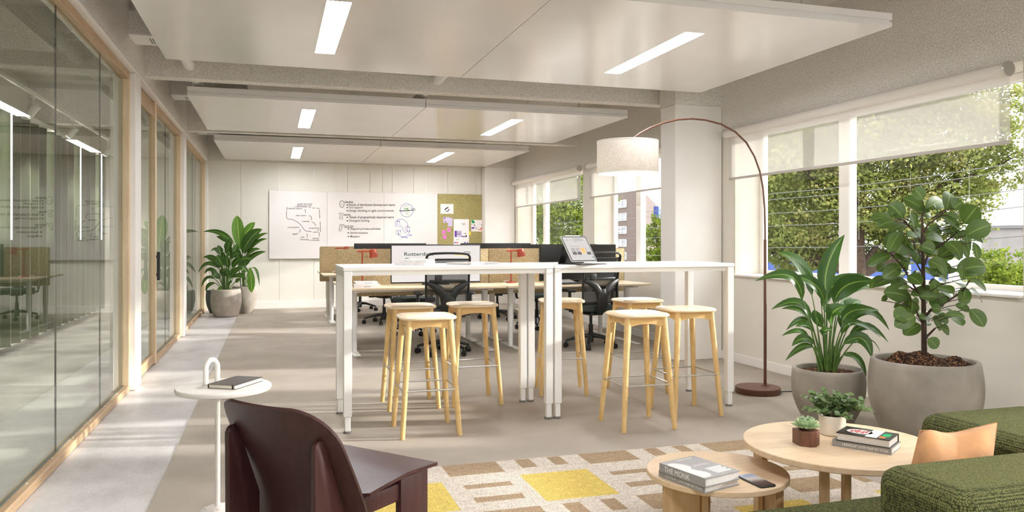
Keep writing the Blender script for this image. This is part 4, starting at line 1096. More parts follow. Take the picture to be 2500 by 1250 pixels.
for (a, c) in (((x0, y0), (x1, y0)), ((x1, y0), (x1, y1)), ((x1, y1), (x0, y1)), ((x0, y1), (x0, y0))):
    b.add([(a[0], a[1], .0005), (c[0], c[1], .0005), (c[0], c[1], zt), (a[0], a[1], zt)], [(0, 1, 2, 3)])
tag(b.build('area_rug', ['cream_y', 'tan_y', 'yel_y'], smooth=0, fix=False), 'woven cream rug with tan bars and mustard yellow squares', 'rug')
# ---- coffee tables
def coffee(name, label, x, y, r, h, th, legs, g):
    t = thing('coffee_table', label, 'coffee table', (x, y, 0), 0, g)
    b = MB(); b.lathe([(r - .003, h - th), (r, h - th + .003), (r, h - .003), (r - .003, h), (.02, h)], None, 96); b.build('tabletop', 'coffee', t)
    for lx, ly, a, w in legs:
        b = MB(); b.box(-w / 2, -.0125, .0092, w / 2, .0125, h - th, m=T(lx, ly, 0) @ RZ(a), bev=.002, seg=1); b.build('leg', 'coffeel', t, smooth=0)
    return t
coffee('coffee_table', 'larger and higher round oak coffee table carrying plants and books', 2.325, 2.775, .398, .40, .026,
       [(-.20, .28, 1.2, .16), (-.24, -.2, -.5, .036), (-.17, -.24, 1.1, .06), (.22, .22, .8, .2), (.25, -.2, -.8, .18)], 'nesting coffee tables')
coffee('coffee_table', 'smaller, lower round oak coffee table carrying grey books and a phone', 1.79, 2.88, .292, .30, .024,
       [(-.20, -.06, -.30, .15), (-.12, -.10, 1.3, .045), (.15, -.15, 1.15, .16), (.21, -.08, .3, .14), (.02, .2, 1.57, .2)], 'nesting coffee tables')
gb = 'grey books on the lower coffee table'
t = book('book', 'grey book reading UNWRAP UVW MAP, lower of two on the lower coffee table', 'book', .255, .19, .026, (1.637, 2.770, .3002), math.atan2(2.627 - 2.863, 1.571 - 1.509), 'bookgrey', 'pagesg', gb)
spine_text(t, 'UNWRAP UVW MAP BY M.AX', .255, .19, .026, 'lettw', -.09, .118, .42)
t = book('book', 'grey book titled THE MONK with pale photo cover, on top on the lower coffee table', 'book', .25, .195, .034, (1.634, 2.758, .3264), math.atan2(2.61 - 2.852, 1.571 - 1.507) + .01, 'bookgrey', 'pagesg', gb)
spine_text(t, 'THE MONK', .25, .195, .034, 'lettw', -.095, .045, .62)
b = MB(); z = .0345
b.text('THE MONK', T(-.10, -.02, z) @ RZ(PI / 2), width=.09, height=.018)
b.text('THE SECRETS OF', T(-.02, -.01, z) @ RZ(PI / 2), width=.075, height=.009); b.text('THE MOUNTAIN PATH', T(-.008, -.02, z) @ RZ(PI / 2), width=.085, height=.009)
b.build('cover_title', 'lettw', t, smooth=0, fix=False)
b = MB()
for k in range(8): b.box(.03 + k * .009, .0, .0341, .034 + k * .009, .085 - (k % 3) * .006, .0346)
b.build('cover_text', 'lettw', t, smooth=0)
b = MB(); pts = smoothpts([(-.085, -.094), (-.09, -.06), (-.06, -.035), (-.015, -.03), (.005, -.05), (.03, -.045), (.075, -.03), (.11, -.05), (.115, -.094)])
b.prism(list(reversed(pts)), .0341, .0344); b.build('cover_photo', 'bookpale', t, smooth=0)
t = thing('smartphone', 'smartphone lying face up on the lower coffee table', 'phone', (1.852, 2.690, .3002), 0.03)
b = MB(); b.prism(rrect(.074, .158, .008, 4), 0, .0075, bev=.0015, seg=1); b.build('body', 'black', t, smooth=30)
b = MB(); b.prism(rrect(.070, .154, .006, 4), .0076, .0079); b.build('screen', 'phone', t, smooth=30)
gb = 'books on the larger coffee table'
a = math.atan2(2.544 - 2.735, 2.384 - 2.259)
t = book('book', 'grey book reading UNWRAP UVW MAP, under the cookery book on the larger coffee table', 'book', .232, .148, .026, (2.385, 2.685, .4002), a, 'bookgrey', 'pagesg', gb)
spine_text(t, 'UNWRAP UVW MAP BY M.AX', .232, .148, .026, 'lettw', -.075, .105, .45)
t = book('book', 'black cookery book with food photo cover, on top on the larger coffee table', 'book', .21, .142, .034, (2.382, 2.676, .4264), a + PI, 'bcover', 'pagesg', gb)
b = MB(); b.prism([(.03 + .052 * math.cos(k * PI / 10), .0 + .04 * math.sin(k * PI / 10)) for k in range(20)], .0341, .0346); b.build('plate_photo', 'bookpale', t, smooth=0)
b = MB()
for k in range(6): b.box(.0 + k * .011, -.03 + (k % 3) * .012, .0347, .008 + k * .011, .01 + (k % 2) * .015, .0350)
b.build('food_photo', 'redp', t, smooth=0)
b = MB(); b.box(-.052, -.069, .0341, -.008, .069, .0346); b.build('title_panel', 'paper', t, smooth=0)
b = MB(); b.box(-.09, -.03, .0341, -.06, .02, .0346); b.build('herb_photo', 'green', t, smooth=0)
b = MB(); b.box(-.08, .028, .0341, -.058, .055, .0346); b.build('fruit_photo', 'orangep', t, smooth=0)
# ---- succulent
t = thing('succulent', 'pale green succulent in a faceted dark wooden block on the coffee table', 'potted plant', (2.168, 2.790, .4002), -.1)
hexp = [(-.045, -.024), (-.012, -.05), (.016, -.05), (.048, -.022), (.042, .04), (-.04, .042)]
b = MB(); b.prism(hexp, 0, .064, bev=.003); b.build('wooden_block', 'walnut', t, smooth=20)
b = MB(); b.lathe([(.028, .0641), (.03, .067), (.002, .068)], None, 20); b.build('soil', 'soil', t)
b = MB()
for ring, (n, ln, el) in enumerate(((12, .062, .35), (11, .056, .7), (8, .050, 1.05), (5, .044, 1.35))):
    for k in range(n):
        aa = 2 * PI * (k + .5 * (ring % 2)) / n + R.uniform(-.1, .1); d = Vector((math.cos(aa), math.sin(aa), 0)); base = d * .006 + Vector((0, 0, .066 + ring * .004))
        tip = base + d * (ln * math.cos(el)) + Vector((0, 0, ln * math.sin(el))); ml = base + d * (ln * .6 * math.cos(el * .6)) + Vector((0, 0, ln * .45 * math.sin(el * .6)))
        b.leaf(base, ml, tip, .025, (0, 0, 1), 6, .5, .6, .7)
b.build('rosette', 'succ', t, smooth=60, fix=False)
# ---- small leafy pot
t = thing('pot_plant', 'small bushy round-leaved plant in a cream pot on the coffee table', 'potted plant', (2.395, 2.905, .4002))
b = MB(); b.lathe([(.05, 0), (.054, .004), (.058, .085), (.056, .087), (.052, .08), (.05, .07)], None, 40, cap1=False); b.build('pot', 'potw', t)
b = MB(); b.lathe([(.051, .072), (.001, .076)], None, 24, cap0=False); b.build('soil', 'soil', t)
bs, bl = MB(), MB()
for k in range(46):
    aa = R.uniform(0, 2 * PI); el = R.uniform(.15, 1.5); ln = R.uniform(.075, .125) * (1.15 if el < .6 else 1.0)
    if k < 3: aa, el, ln = -.35 + .2 * k, .18, .15
    d = Vector((math.cos(aa) * math.cos(el), math.sin(aa) * math.cos(el), math.sin(el)))
    P0 = Vector((math.cos(aa) * .02, math.sin(aa) * .02, .076)); P2 = P0 + d * ln; P1 = P0 + Vector((0, 0, .03)) + d * (ln * .4)
    pts = bez(P0, P1, P2, 9); bs.tube(pts, .0011, 5)
    for i in range(2, 10):
        for s in (0, 1):
            q = R.uniform(0, 2 * PI); o_ = Vector((math.cos(q), math.sin(q), R.uniform(-.2, .8))).normalized(); L = R.uniform(.016, .027)
            bl.leaf(pts[i], pts[i] + o_ * L * .5 + Vector((0, 0, .002)), pts[i] + o_ * L, L * 1.0, (R.uniform(-.9, .3), R.uniform(-1.0, .2), .8), 5, .15, .5, .5)
bs.build('stems', 'twig', t); bl.build('foliage', 'eucal', t, smooth=60, fix=False)
# ---- sofa
t = thing('sofa', 'olive green woven sofa with block armrest', 'sofa', (0, 0, 0))
def block(nm, x0, y0, z0, x1, y1, z1, bev=.05):
    b = MB(); b.box(x0, y0, z0, x1, y1, z1, bev=bev, seg=6); return b.build(nm, 'greensofa', t, smooth=60)
block('seat', 1.36, 1.80, .10, 2.36, 2.285, .362, .045)
block('armrest', 1.665, 1.535, .02, 2.75, 1.852, .622, .055)
block('backrest', 2.318, 1.80, .10, 2.85, 2.362, .622, .06)
b = MB()
for xx in (1.46, 2.7):
    for yy in (1.9, 2.2): b.cyl((xx, yy, .0092), (xx, yy, .11), .018, .022, 14)
b.build('foot', 'black', t)
# ---- cushion
L_, R_ = on_z(2226, 1060, .632), on_z(2434, 1032, .672)
t = thing('cushion', 'peach velvet cushion with pinched corners on the green sofa', 'cushion', (0, 0, 0))
n = 22
ax = (R_ - L_); dn = Vector((-.11, -.06, -.235)); nrm = ax.cross(dn).normalized()
if nrm.y > 0: nrm = -nrm
def cush(s, u, side):
    q = (s + 1) / 2; c = L_ + ax * q + dn * ((1 - u) / 2)
    th = .078 * (max(0, 1 - abs(s) ** 2.2) ** .55) * (max(0, 1 - abs(u) ** 2.2) ** .55)
    sag = -.004 * math.exp(-((s + .1) / .45) ** 2) * (1 + u) / 2
    fold = .07 * math.exp(-((s + .85) / .45) ** 2) * (u + 1.2) / 2 - .02 * math.exp(-((s - .1) / .3) ** 2) * (u + 1) / 2
    pin_ = 1 - .07 * (1 - s * s) * abs(u) ** 2
    return c + Vector((0, 0, sag)) + nrm * (fold + side * th) + ax * 0 + Vector((0, 0, (pin_ - 1) * .12 * (1 if u > 0 else -1)))
b = MB(); vs = []
for side in (1, -1):
    for i in range(n + 1):
        for j in range(n + 1): vs.append(cush(-1 + 2 * i / n, -1 + 2 * j / n, side))
fs = []; o_ = (n + 1) ** 2
for i in range(n):
    for j in range(n):
        a = i * (n + 1) + j; q = (a, a + n + 1, a + n + 2, a + 1); fs.append(q); fs.append(tuple(o_ + v for v in reversed(q)))
b.add(vs, fs); bmesh.ops.remove_doubles(b.bm, verts=b.bm.verts[:], dist=.0008)
b.build('cover', 'velvet', t, smooth=180)
b = MB(); rim = [cush(-1 + 2 * i / n, -1, 0) for i in range(n + 1)] + [cush(1, -1 + 2 * i / n, 0) for i in range(1, n + 1)] + [cush(1 - 2 * i / n, 1, 0) for i in range(1, n + 1)] + [cush(-1, 1 - 2 * i / n, 0) for i in range(1, n)]
b.tube(rim, .0018, 6, closed=True); b.build('seam', 'velvet', t)
# ---- arc floor lamp
bp = on_z(1850, 951, .025); pp = on_z(1868, 941, .05)
sx_, sy_ = 2.68, 5.60
t = thing('arc_lamp', 'tall rust brown arc floor lamp with white drum shade over the high table', 'floor lamp', (bp.x, bp.y, 0))
off = Vector((bp.x, bp.y, 0))
b = MB(); b.lathe([(.18, 0), (.182, .003), (.182, .047), (.179, .05), (.02, .05)], None, 64); b.build('base', 'rust', t)
pl = Vector((pp.x, pp.y, 0)) - off
b = MB(); b.lathe([(.036, .05), (.036, .053), (.012, .056)], T(pl.x, pl.y, 0), 28); b.cyl(pl + Vector((0, 0, .05)), pl + Vector((0, 0, 1.27)), .0125, seg=16); b.build('pole', 'rust', t)
arcp = [(1868, 596), (1868, 560), (1867, 510), (1863, 460), (1855, 418), (1842, 382), (1822, 348), (1795, 322), (1760, 303), (1722, 293), (1690, 290), (1655, 292), (1620, 300), (1588, 312), (1562, 326), (1540, 342), (1533, 352)]
pts = []
P = Vector((pp.x, pp.y)); Q = Vector((sx_, sy_))
for px_, py_ in arcp:
    rr = ray(px_, 585); d2 = Vector((rr.x, rr.y)); e = Q - P
    k = (P.x * e.y - P.y * e.x) / (d2.x * e.y - d2.y * e.x)
    hit = d2 * k; pts.append(Vector((hit.x, hit.y, H - (py_ - HY) / F * k)) - off)
b = MB(); b.tube(pts, .0078, 12); b.build('arc_arm', 'rust', t)
sc_ = Vector((sx_, sy_, 0)) - off
dq = sx_ * S_ + sy_ * C_
zt_, zb_ = H + (585 - 345) / F * dq, H + (585 - 424) / F * dq
b = MB(); b.lathe([(.240, zb_), (.241, zb_ + .002), (.241, zt_ - .002), (.240, zt_), (.236, zt_), (.236, zb_)], T(sc_.x, sc_.y, 0), 64, cap0=False, cap1=False); b.build('shade', 'shade', t)
b = MB(); b.lathe([(.2425, zb_ - .001), (.2425, zb_ + .008), (.235, zb_ + .008), (.235, zb_ - .001), (.2425, zb_ - .001)], T(sc_.x, sc_.y, 0), 64, cap0=False, cap1=False)
b.lathe([(.2425, zt_ - .008), (.2425, zt_ + .001), (.235, zt_ + .001), (.235, zt_ - .008), (.2425, zt_ - .008)], T(sc_.x, sc_.y, 0), 64, cap0=False, cap1=False); b.build('shade_trim', 'white', t)
b = MB()
for k in range(3):
    aa = 2 * PI * k / 3; b.cyl(sc_ + Vector((0, 0, zt_ - .01)), sc_ + Vector((.236 * math.cos(aa), .236 * math.sin(aa), zt_ - .01)), .003, seg=6)
b.cyl(sc_ + Vector((0, 0, zt_ - .10)), sc_ + Vector((0, 0, zt_ + .0)), .016, seg=14); b.build('shade_holder', 'rust', t)
b = MB(); b.lathe([(.01, -.06), (.03, -.045), (.036, -.02), (.03, .01), (.014, .03)], T(sc_.x, sc_.y, zt_ - .12), 20); b.build('bulb', 'bulb', t)
b = MB(); e = Vector((XR - .02, bp.y - .35, .004)) - off; b.tube([Vector((.18, -.04, .004))] + bez((.3, -.06, .004), (.5, -.1, .004), e, 8), .004, 8); b.build('power_cord', 'black', t)
# ================================================================= BIG PLANTS
def pot(mb, r_top, r_bot, h, bulge=.0, lip=.03, seg=56):
    prof = [(r_bot * .97, 0), (r_bot, .006)]
    for i in range(1, 15):
        q = i / 15; prof.append((r_bot + (r_top - r_bot) * (1 - (1 - q) ** 2.2) + bulge * math.sin(PI * q), .006 + (h - .012) * q))
    prof += [(r_top, h - .006), (r_top - .006, h), (r_top - lip + .006, h), (r_top - lip, h - .008), (r_top - lip, h - .09), (.01, h - .09)]
    mb.lathe(prof, None, seg); return mb
def soil_disc(mb, r, z, bumps, n=26):
    rows = []
    for i in range(n + 1):
        rr = r * i / n; row = []
        for k in range(40):
            a = 2 * PI * k / 40; x, y = rr * math.cos(a), rr * math.sin(a)
            hh = sum(am * math.exp(-((x - bx) ** 2 + (y - by) ** 2) / (s * s)) for bx, by, am, s in bumps) + R.uniform(-.004, .004)
            row.append((x, y, z + hh))
        rows.append(row)
    vs = [p for row in rows for p in row]; fs = []
    for i in range(n):
        for k in range(40):
            q = (k + 1) % 40; fs.append((i * 40 + k, i * 40 + q, (i + 1) * 40 + q, (i + 1) * 40 + k))
    mb.add(vs, fs); return mb
def leaf_px(mb, mp, d0, b0, mid, tip, w, dd, off, hint=None, n=9, fold=.25, peak=.45, tipp=.8, dmid=0):
    p0 = at_d(*mp(*b0), d0 + dd * .3); p2 = at_d(*mp(*tip), d0 + dd); pm = at_d(*mp(*mid), d0 + dd * .7 + dmid)
    p1 = pm * 2 - (p0 + p2) * .5
    sc = (mp(1, 0)[0] - mp(0, 0)[0]) * d0 / F
    hv = Vector(hint) if hint is not None else Vector((-S_ * .9, -C_ * .9, .55 + R.uniform(-.2, .35))) + Vector((R.uniform(-.3, .3), R.uniform(-.3, .3), 0))
    mb.leaf(p0 - off, p1 - off, p2 - off, w * sc, hv, n, fold, peak, tipp)
    return p0 - off
# ---- broad-leaved plant
zl = lambda x, y: (1840 + x / 3.3775, 560 + y / 3.3775)
d0 = 5.45; lx, ly = world_ud((2022 - CX) / F * d0, d0); off = Vector((lx, ly, 0))
t = thing('pot_plant', 'broad-leaved plant with long arching leaves in the smaller grey cement pot by the windows', 'potted plant', (lx, ly, 0))
pot(MB(), .238, .165, .372, .016).build('pot', 'pot', t, smooth=50)
soil_disc(MB(), .206, .34, [(0, 0, .02, .1), (.1, .05, .012, .06)]).build('soil', 'soil', t, smooth=60)
LV = [((400, 590), (300, 385), (15, 425), 85, -.10), ((480, 545), (375, 300), (205, 192), 150, .02), ((600, 560), (610, 300), (748, 46), 125, .05), ((580, 600), (500, 450), (310, 385), 85, -.05),
      ((660, 610), (770, 460), (1005, 430), 140, .0), ((605, 570), (690, 440), (920, 372), 105, .18), ((700, 590), (820, 490), (970, 482), 60, .15), ((648, 795), (650, 690), (765, 632), 130, -.15),
      ((770, 770), (800, 640), (885, 590), 130, .22), ((722, 815), (800, 680), (1032, 668), 110, .02), ((800, 770), (955, 675), (1118, 830), 62, .10), ((722, 870), (830, 770), (1050, 892), 72, -.10),
      ((780, 900), (930, 800), (1110, 932), 62, .05), ((735, 950), (890, 900), (975, 1062), 92, -.15), ((870, 885), (985, 925), (1047, 1025), 14, .05), ((740, 1035), (850, 1065), (930, 1212), 66, -.20),
      ((470, 745), (360, 605), (145, 660), 78, -.05), ((470, 765), (370, 665), (230, 655), 58, .10), ((485, 800), (390, 745), (270, 830), 50, .05), ((500, 850), (430, 792), (345, 800), 46, .15),
      ((450, 900), (370, 838), (228, 880), 45, -.08), ((505, 950), (410, 900), (315, 962), 70, -.12), ((492, 972), (390, 972), (262, 1082), 50, -.15), ((605, 905), (575, 845), (648, 825), 66, -.22),
      ((565, 810), (520, 730), (500, 662), 85, .12), ((560, 640), (600, 520), (560, 420), 80, .12), ((640, 720), (610, 660), (580, 600), 90, .1), ((700, 700), (760, 620), (800, 560), 80, .25)]
lf, stm = MB(), MB()
for b0, mid, tip, w, dd in LV:
    p = leaf_px(lf, zl, d0, b0, mid, tip, w * 1.15, dd, off)
    fx_ = 600 + max(-70, min(70, (b0[0] - 600) * .3)); q0 = at_d(*zl(fx_, 1105), d0 + dd * .2) - off; q0.z = .35
    q1 = (q0 + p) * .5 + Vector((0, 0, .05)) - (p - q0).cross(Vector((0, 0, 1))) * 0
    q1 = Vector((q0.x + (p.x - q0.x) * .35, q0.y + (p.y - q0.y) * .35, q0.z + (p.z - q0.z) * .6))
    stm.tube(bez(q0, q1, p, 8), [.0075 - .0045 * i / 8 for i in range(9)], 7)
for k in range(14):
    a = R.uniform(0, 2 * PI); r_ = R.uniform(.01, .05); p0 = Vector((math.cos(a) * r_, math.sin(a) * r_, .345)); stm.tube([p0, p0 + Vector((math.cos(a) * .03, math.sin(a) * .03, R.uniform(.1, .22)))], [.009, .003], 7)
stm.build('stems', 'stem', t); lf.build('foliage', 'lily', t, smooth=80, fix=False)
# ---- rubber plant
zr = lambda x, y: (2080 + x / 2.7778, 450 + y / 2.7778)
d0 = 4.92; lx, ly = world_ud((2257 - CX) / F * d0, d0); off = Vector((lx, ly, 0))
t = thing('pot_plant', 'tall rubber plant with big oval leaves in the larger grey cement pot', 'potted plant', (lx, ly, 0))
pot(MB(), .312, .225, .512, .03, .034).build('pot', 'pot', t, smooth=50)
rv = Vector((C_, -S_)); 
soil_disc(MB(), .275, .475, [(-.17 * rv.x, -.17 * rv.y, .075, .07), (.0, .03, .085, .12), (.2 * rv.x, .2 * rv.y, .055, .07)]).build('soil', 'soil', t, smooth=60)
RL = [(480,105,420,28,75),(490,180,345,95,90),(500,165,620,120,85),(640,175,665,60,95),(690,165,750,120,90),(760,265,850,150,112),(770,350,940,275,105),(345,230,250,135,95),(290,230,225,190,60),(270,235,125,240,65),(290,250,170,290,65),
(420,280,405,195,65),(440,180,535,215,75),(575,215,560,150,60),(600,210,725,300,70),(650,205,725,225,30),(370,270,255,320,60),(310,325,220,430,75),(350,330,280,390,60),(380,370,300,465,110),(440,350,370,350,50),(480,290,430,300,60),
(510,300,590,355,90),(600,290,650,345,45),(665,300,720,370,60),(720,320,890,395,50),(720,385,790,500,50),(770,350,790,440,40),(830,395,850,510,50),(640,390,730,470,80),(700,480,725,515,30),(470,380,590,395,70),(540,400,640,420,70),
(580,500,700,450,100),(450,460,430,535,105),(260,480,105,555,75),(240,550,175,590,60),(330,560,220,620,80),(400,510,340,570,80),(290,500,380,480,60),(600,560,610,500,60),(580,510,625,610,50),(480,560,530,610,50),(600,560,540,620,80),
(620,600,710,590,50),(710,590,905,560,112),(740,620,850,610,40),(640,690,590,615,75),(740,550,745,650,35),(550,650,570,740,60),(690,660,750,700,80),(580,700,690,740,90),(360,610,140,695,60),(200,620,120,705,45),(370,660,265,700,70),
(385,770,215,735,95),(200,790,240,760,30),(400,750,550,720,60),(460,760,580,770,50),(405,790,405,880,108),(385,880,285,905,90),(430,900,290,965,85),(460,950,350,1020,85),(440,890,535,885,50),(490,930,515,960,50),(540,860,600,870,60),
(545,905,605,985,80),(580,900,655,930,75),(600,970,660,1010,70),(515,1050,580,1110,75),(630,890,765,900,50),(680,900,750,960,60),(640,850,715,915,45),(700,820,800,860,50),(770,700,745,825,70),(800,640,910,725,40),(805,710,880,800,55),
(800,850,895,965,80),(740,780,800,800,45),(310,800,290,840,45),(320,700,380,710,50),(470,420,560,460,80),(520,520,600,560,80),(470,600,420,660,70),(520,780,620,830,80),(640,760,560,800,70),(660,540,600,590,70),(420,330,500,370,80),(380,620,470,680,70)]
RL += [(bx + (i * 53 % 61) - 30, by + (i * 29 % 47) - 23, tx + (i * 41 % 71) - 35, ty + (i * 31 % 53) - 20, w * .92) for i, (bx, by, tx, ty, w) in enumerate(RL) if i % 2 and 180 < tx < 800 and 150 < ty < 900]
lf, stm = MB(), MB()
SPN = [(490, 1150), (487, 900), (485, 700), (482, 520), (478, 350), (476, 190)]
def spine_at(y):
    for (xa, ya), (xb, yb) in zip(SPN, SPN[1:]):
        if yb <= y <= ya: k = (ya - y) / (ya - yb); return xa + (xb - xa) * k
    return 480
for i, (bx, by, tx, ty, w) in enumerate(RL):
    rel = (i * 37 % 41) / 41 - .5
    dd = rel * .42; tilt = R.uniform(-.1, .1)
    p0 = at_d(*zr(bx, by), d0 + dd) - off; p2 = at_d(*zr(tx, ty), d0 + dd + tilt) - off
    ln = (p2 - p0).length; p1 = (p0 + p2) * .5 + Vector((0, 0, .12 * ln)) + Vector((-S_, -C_, 0)) * .1 * ln
    sc = d0 / F / 2.7778
    hv = Vector((-S_, -C_, .5)) + Vector((R.uniform(-.4, .4), R.uniform(-.3, .3), R.uniform(-.25, .35)))
    lf.leaf(p0, p1, p2, w * sc * 1.28, hv, 8, .16, .52, .52)
    sy = min(1000, by + 60); s0 = at_d(*zr(spine_at(sy), sy), d0) - off
    e = p0 - s0
    if e.length > .03: stm.tube(bez(s0 + e * .55, s0 + e * .75 + Vector((0, 0, .01)), p0, 4), .0026, 5)
for pts, r0, r1 in ((SPN, .017, .006), ([(486, 800), (440, 720), (350, 570), (245, 445)], .008, .004), ([(486, 790), (440, 730), (350, 665)], .007, .004), ([(484, 560), (520, 470), (640, 385), (720, 320)], .008, .004), ([(488, 900), (540, 850), (620, 810), (745, 730), (800, 650)], .009, .004),
                    ([(490, 1050), (530, 1010), (565, 975)], .009, .005), ([(488, 960), (450, 890), (405, 790)], .008, .004), ([(478, 340), (520, 270), (575, 230), (640, 180)], .006, .003), ([(480, 420), (430, 330), (345, 240), (290, 240)], .006, .003), ([(484, 620), (430, 520), (420, 380)], .006, .003)):
    m_ = [at_d(*zr(*p), d0 + (0.12 * math.sin(p[0] * .05 + r0 * 900) * (k / 3) if pts is not SPN else 0)) - off for k, p in enumerate(pts)]
    stm.tube(m_, [r0 + (r1 - r0) * i / (len(m_) - 1) for i in range(len(m_))], 8)
stm.build('trunk', 'twig', t); lf.build('foliage', 'rubber', t, smooth=80, fix=False)
# ---- plants by the partition end
zb_ = lambda x, y: (480 + x / 4.465, 510 + y / 4.465)
d0 = 12.9; lx, ly = world_ud((552 - CX) / F * d0, d0); off = Vector((lx, ly, 0))
t = thing('pot_plant', 'bushy plant in the rounded pale cement pot near the whiteboards', 'potted plant', (lx, ly, 0))
pot(MB(), .228, .19, .452, .024).build('pot', 'potl', t, smooth=50); soil_disc(MB(), .19, .41, [(0, 0, .02, .1)]).build('soil', 'soil', t, smooth=60)
P1 = [((330, 470), (350, 400), (365, 325), 90, 0), ((265, 500), (250, 450), (235, 395), 70, 0), ((240, 490), (205, 440), (155, 462), 40, 0), ((365, 520), (350, 450), (345, 388), 80, .1), ((400, 480), (425, 430), (447, 382), 60, .1), ((370, 550), (420, 495), (472, 490), 60, 0),
      ((255, 575), (160, 525), (70, 532), 45, 0), ((235, 610), (180, 560), (110, 545), 45, .1), ((245, 650), (120, 598), (18, 695), 50, -.1), ((285, 630), (250, 560), (225, 500), 85, -.1), ((275, 640), (240, 590), (212, 540), 70, 0), ((340, 640), (335, 570), (330, 500), 95, -.1),
      ((385, 640), (430, 580), (475, 540), 80, -.1), ((425, 610), (515, 540), (612, 553), 45, 0), ((240, 720), (150, 662), (85, 708), 46, -.1), ((225, 730), (190, 690), (150, 655), 50, 0), ((205, 770), (115, 752), (50, 855), 40, -.1), ((205, 810), (135, 832), (100, 900), 46, -.15),
      ((260, 760), (210, 725), (160, 722), 60, -.1), ((400, 750), (480, 725), (535, 772), 52, -.1), ((380, 750), (430, 670), (505, 652), 56, 0), ((335, 840), (365, 810), (387, 800), 50, -.15), ((300, 740), (290, 690), (280, 635), 72, -.1), ((335, 740), (330, 690), (320, 640), 72, -.1), ((420, 800), (450, 780), (475, 762), 50, 0), ((360, 760), (390, 700), (400, 640), 80, .1), ((300, 560), (290, 520), (300, 470), 70, .05)]
P1b = [((268, 840), (255, 870), (245, 902), 46, -.2), ((300, 690), (318, 665), (336, 655), 44, -.2), ((225, 570), (215, 550), (235, 535), 40, -.12), ((140, 760), (150, 740), (170, 735), 30, -.15)]
def bush(t, Ls, d0, off, base, mat, name='foliage', zs=.4):
    lf, stm = MB(), MB()
    for b0, mid, tip, w, dd in Ls:
        p = leaf_px(lf, zb_, d0, b0, mid, tip, w * 1.1, dd, off, peak=.45 if mat == 'lily' else .58, tipp=.8 if mat == 'lily' else .5)
        q0 = at_d(*zb_(base[0] + (b0[0] - base[0]) * .25, base[1]), d0 + dd * .2) - off; q0.z = zs
        q1 = Vector((q0.x + (p.x - q0.x) * .3, q0.y + (p.y - q0.y) * .3, q0.z + (p.z - q0.z) * .6)); stm.tube(bez(q0, q1, p, 6), .006, 6)
    lf.build(name, mat, t, smooth=80, fix=False); return stm
s1 = bush(t, P1, d0, off, (320, 880), 'lily'); s1.build('stems', 'stem', t)
s2 = bush(t, P1b, d0, off, (320, 880), 'lilyb', 'young_leaves'); s2.bm.free()
d0 = 13.45; lx, ly = world_ud((597 - CX) / F * d0, d0); off = Vector((lx, ly, 0))
t = thing('pot_plant', 'plant with tall bright leaves in the grey cement pot right against the back wall', 'potted plant', (lx, ly, 0))
pot(MB(), .20, .12, .47, .02).build('pot', 'pot', t, smooth=50); soil_disc(MB(), .168, .44, [(0, 0, .03, .1)]).build('soil', 'soil', t, smooth=60)
P2 = [((500, 490), (590, 320), (715, 222), 135, -.1), ((520, 500), (640, 330), (778, 265), 52, 0), ((540, 500), (655, 368), (768, 328), 46, 0), ((530, 520), (610, 455), (692, 440), 52, -.1), ((530, 610), (620, 510), (757, 465), 56, -.1), ((410, 380), (250, 262), (70, 250), 60, 0), ((400, 390), (300, 330), (215, 300), 46, .1), ((600, 640), (655, 680), (685, 842), 26, -.1), ((500, 640), (480, 560), (460, 480), 90, .1), ((540, 620), (560, 540), (600, 500), 80, .1), ((480, 560), (440, 480), (420, 420), 80, .1), ((560, 690), (500, 650), (430, 660), 60, -.1)]
P2b = [((470, 440), (455, 260), (440, 76), 118, .1), ((485, 420), (540, 270), (635, 148), 92, .1), ((580, 640), (595, 770), (600, 910), 78, -.25), ((500, 720), (510, 690), (500, 668), 40, -.1)]
s1 = bush(t, P2, d0, off, (510, 820), 'lily', zs=.44); s1.build('stems', 'stem', t)
s2 = bush(t, P2b, d0, off, (510, 820), 'lilyb', 'young_leaves', .44); s2.bm.free()
dx, dy = world_ud((530 - CX) / F * 13.5, 13.5)
t = thing('planter', 'dark glazed planter half hidden behind the pale rounded pot', 'planter', (dx, dy, 0))
pot(MB(), .175, .12, .40, .02).build('pot', 'potd', t, smooth=50); soil_disc(MB(), .14, .37, [(0, 0, .01, .1)]).build('soil', 'soil', t, smooth=60)
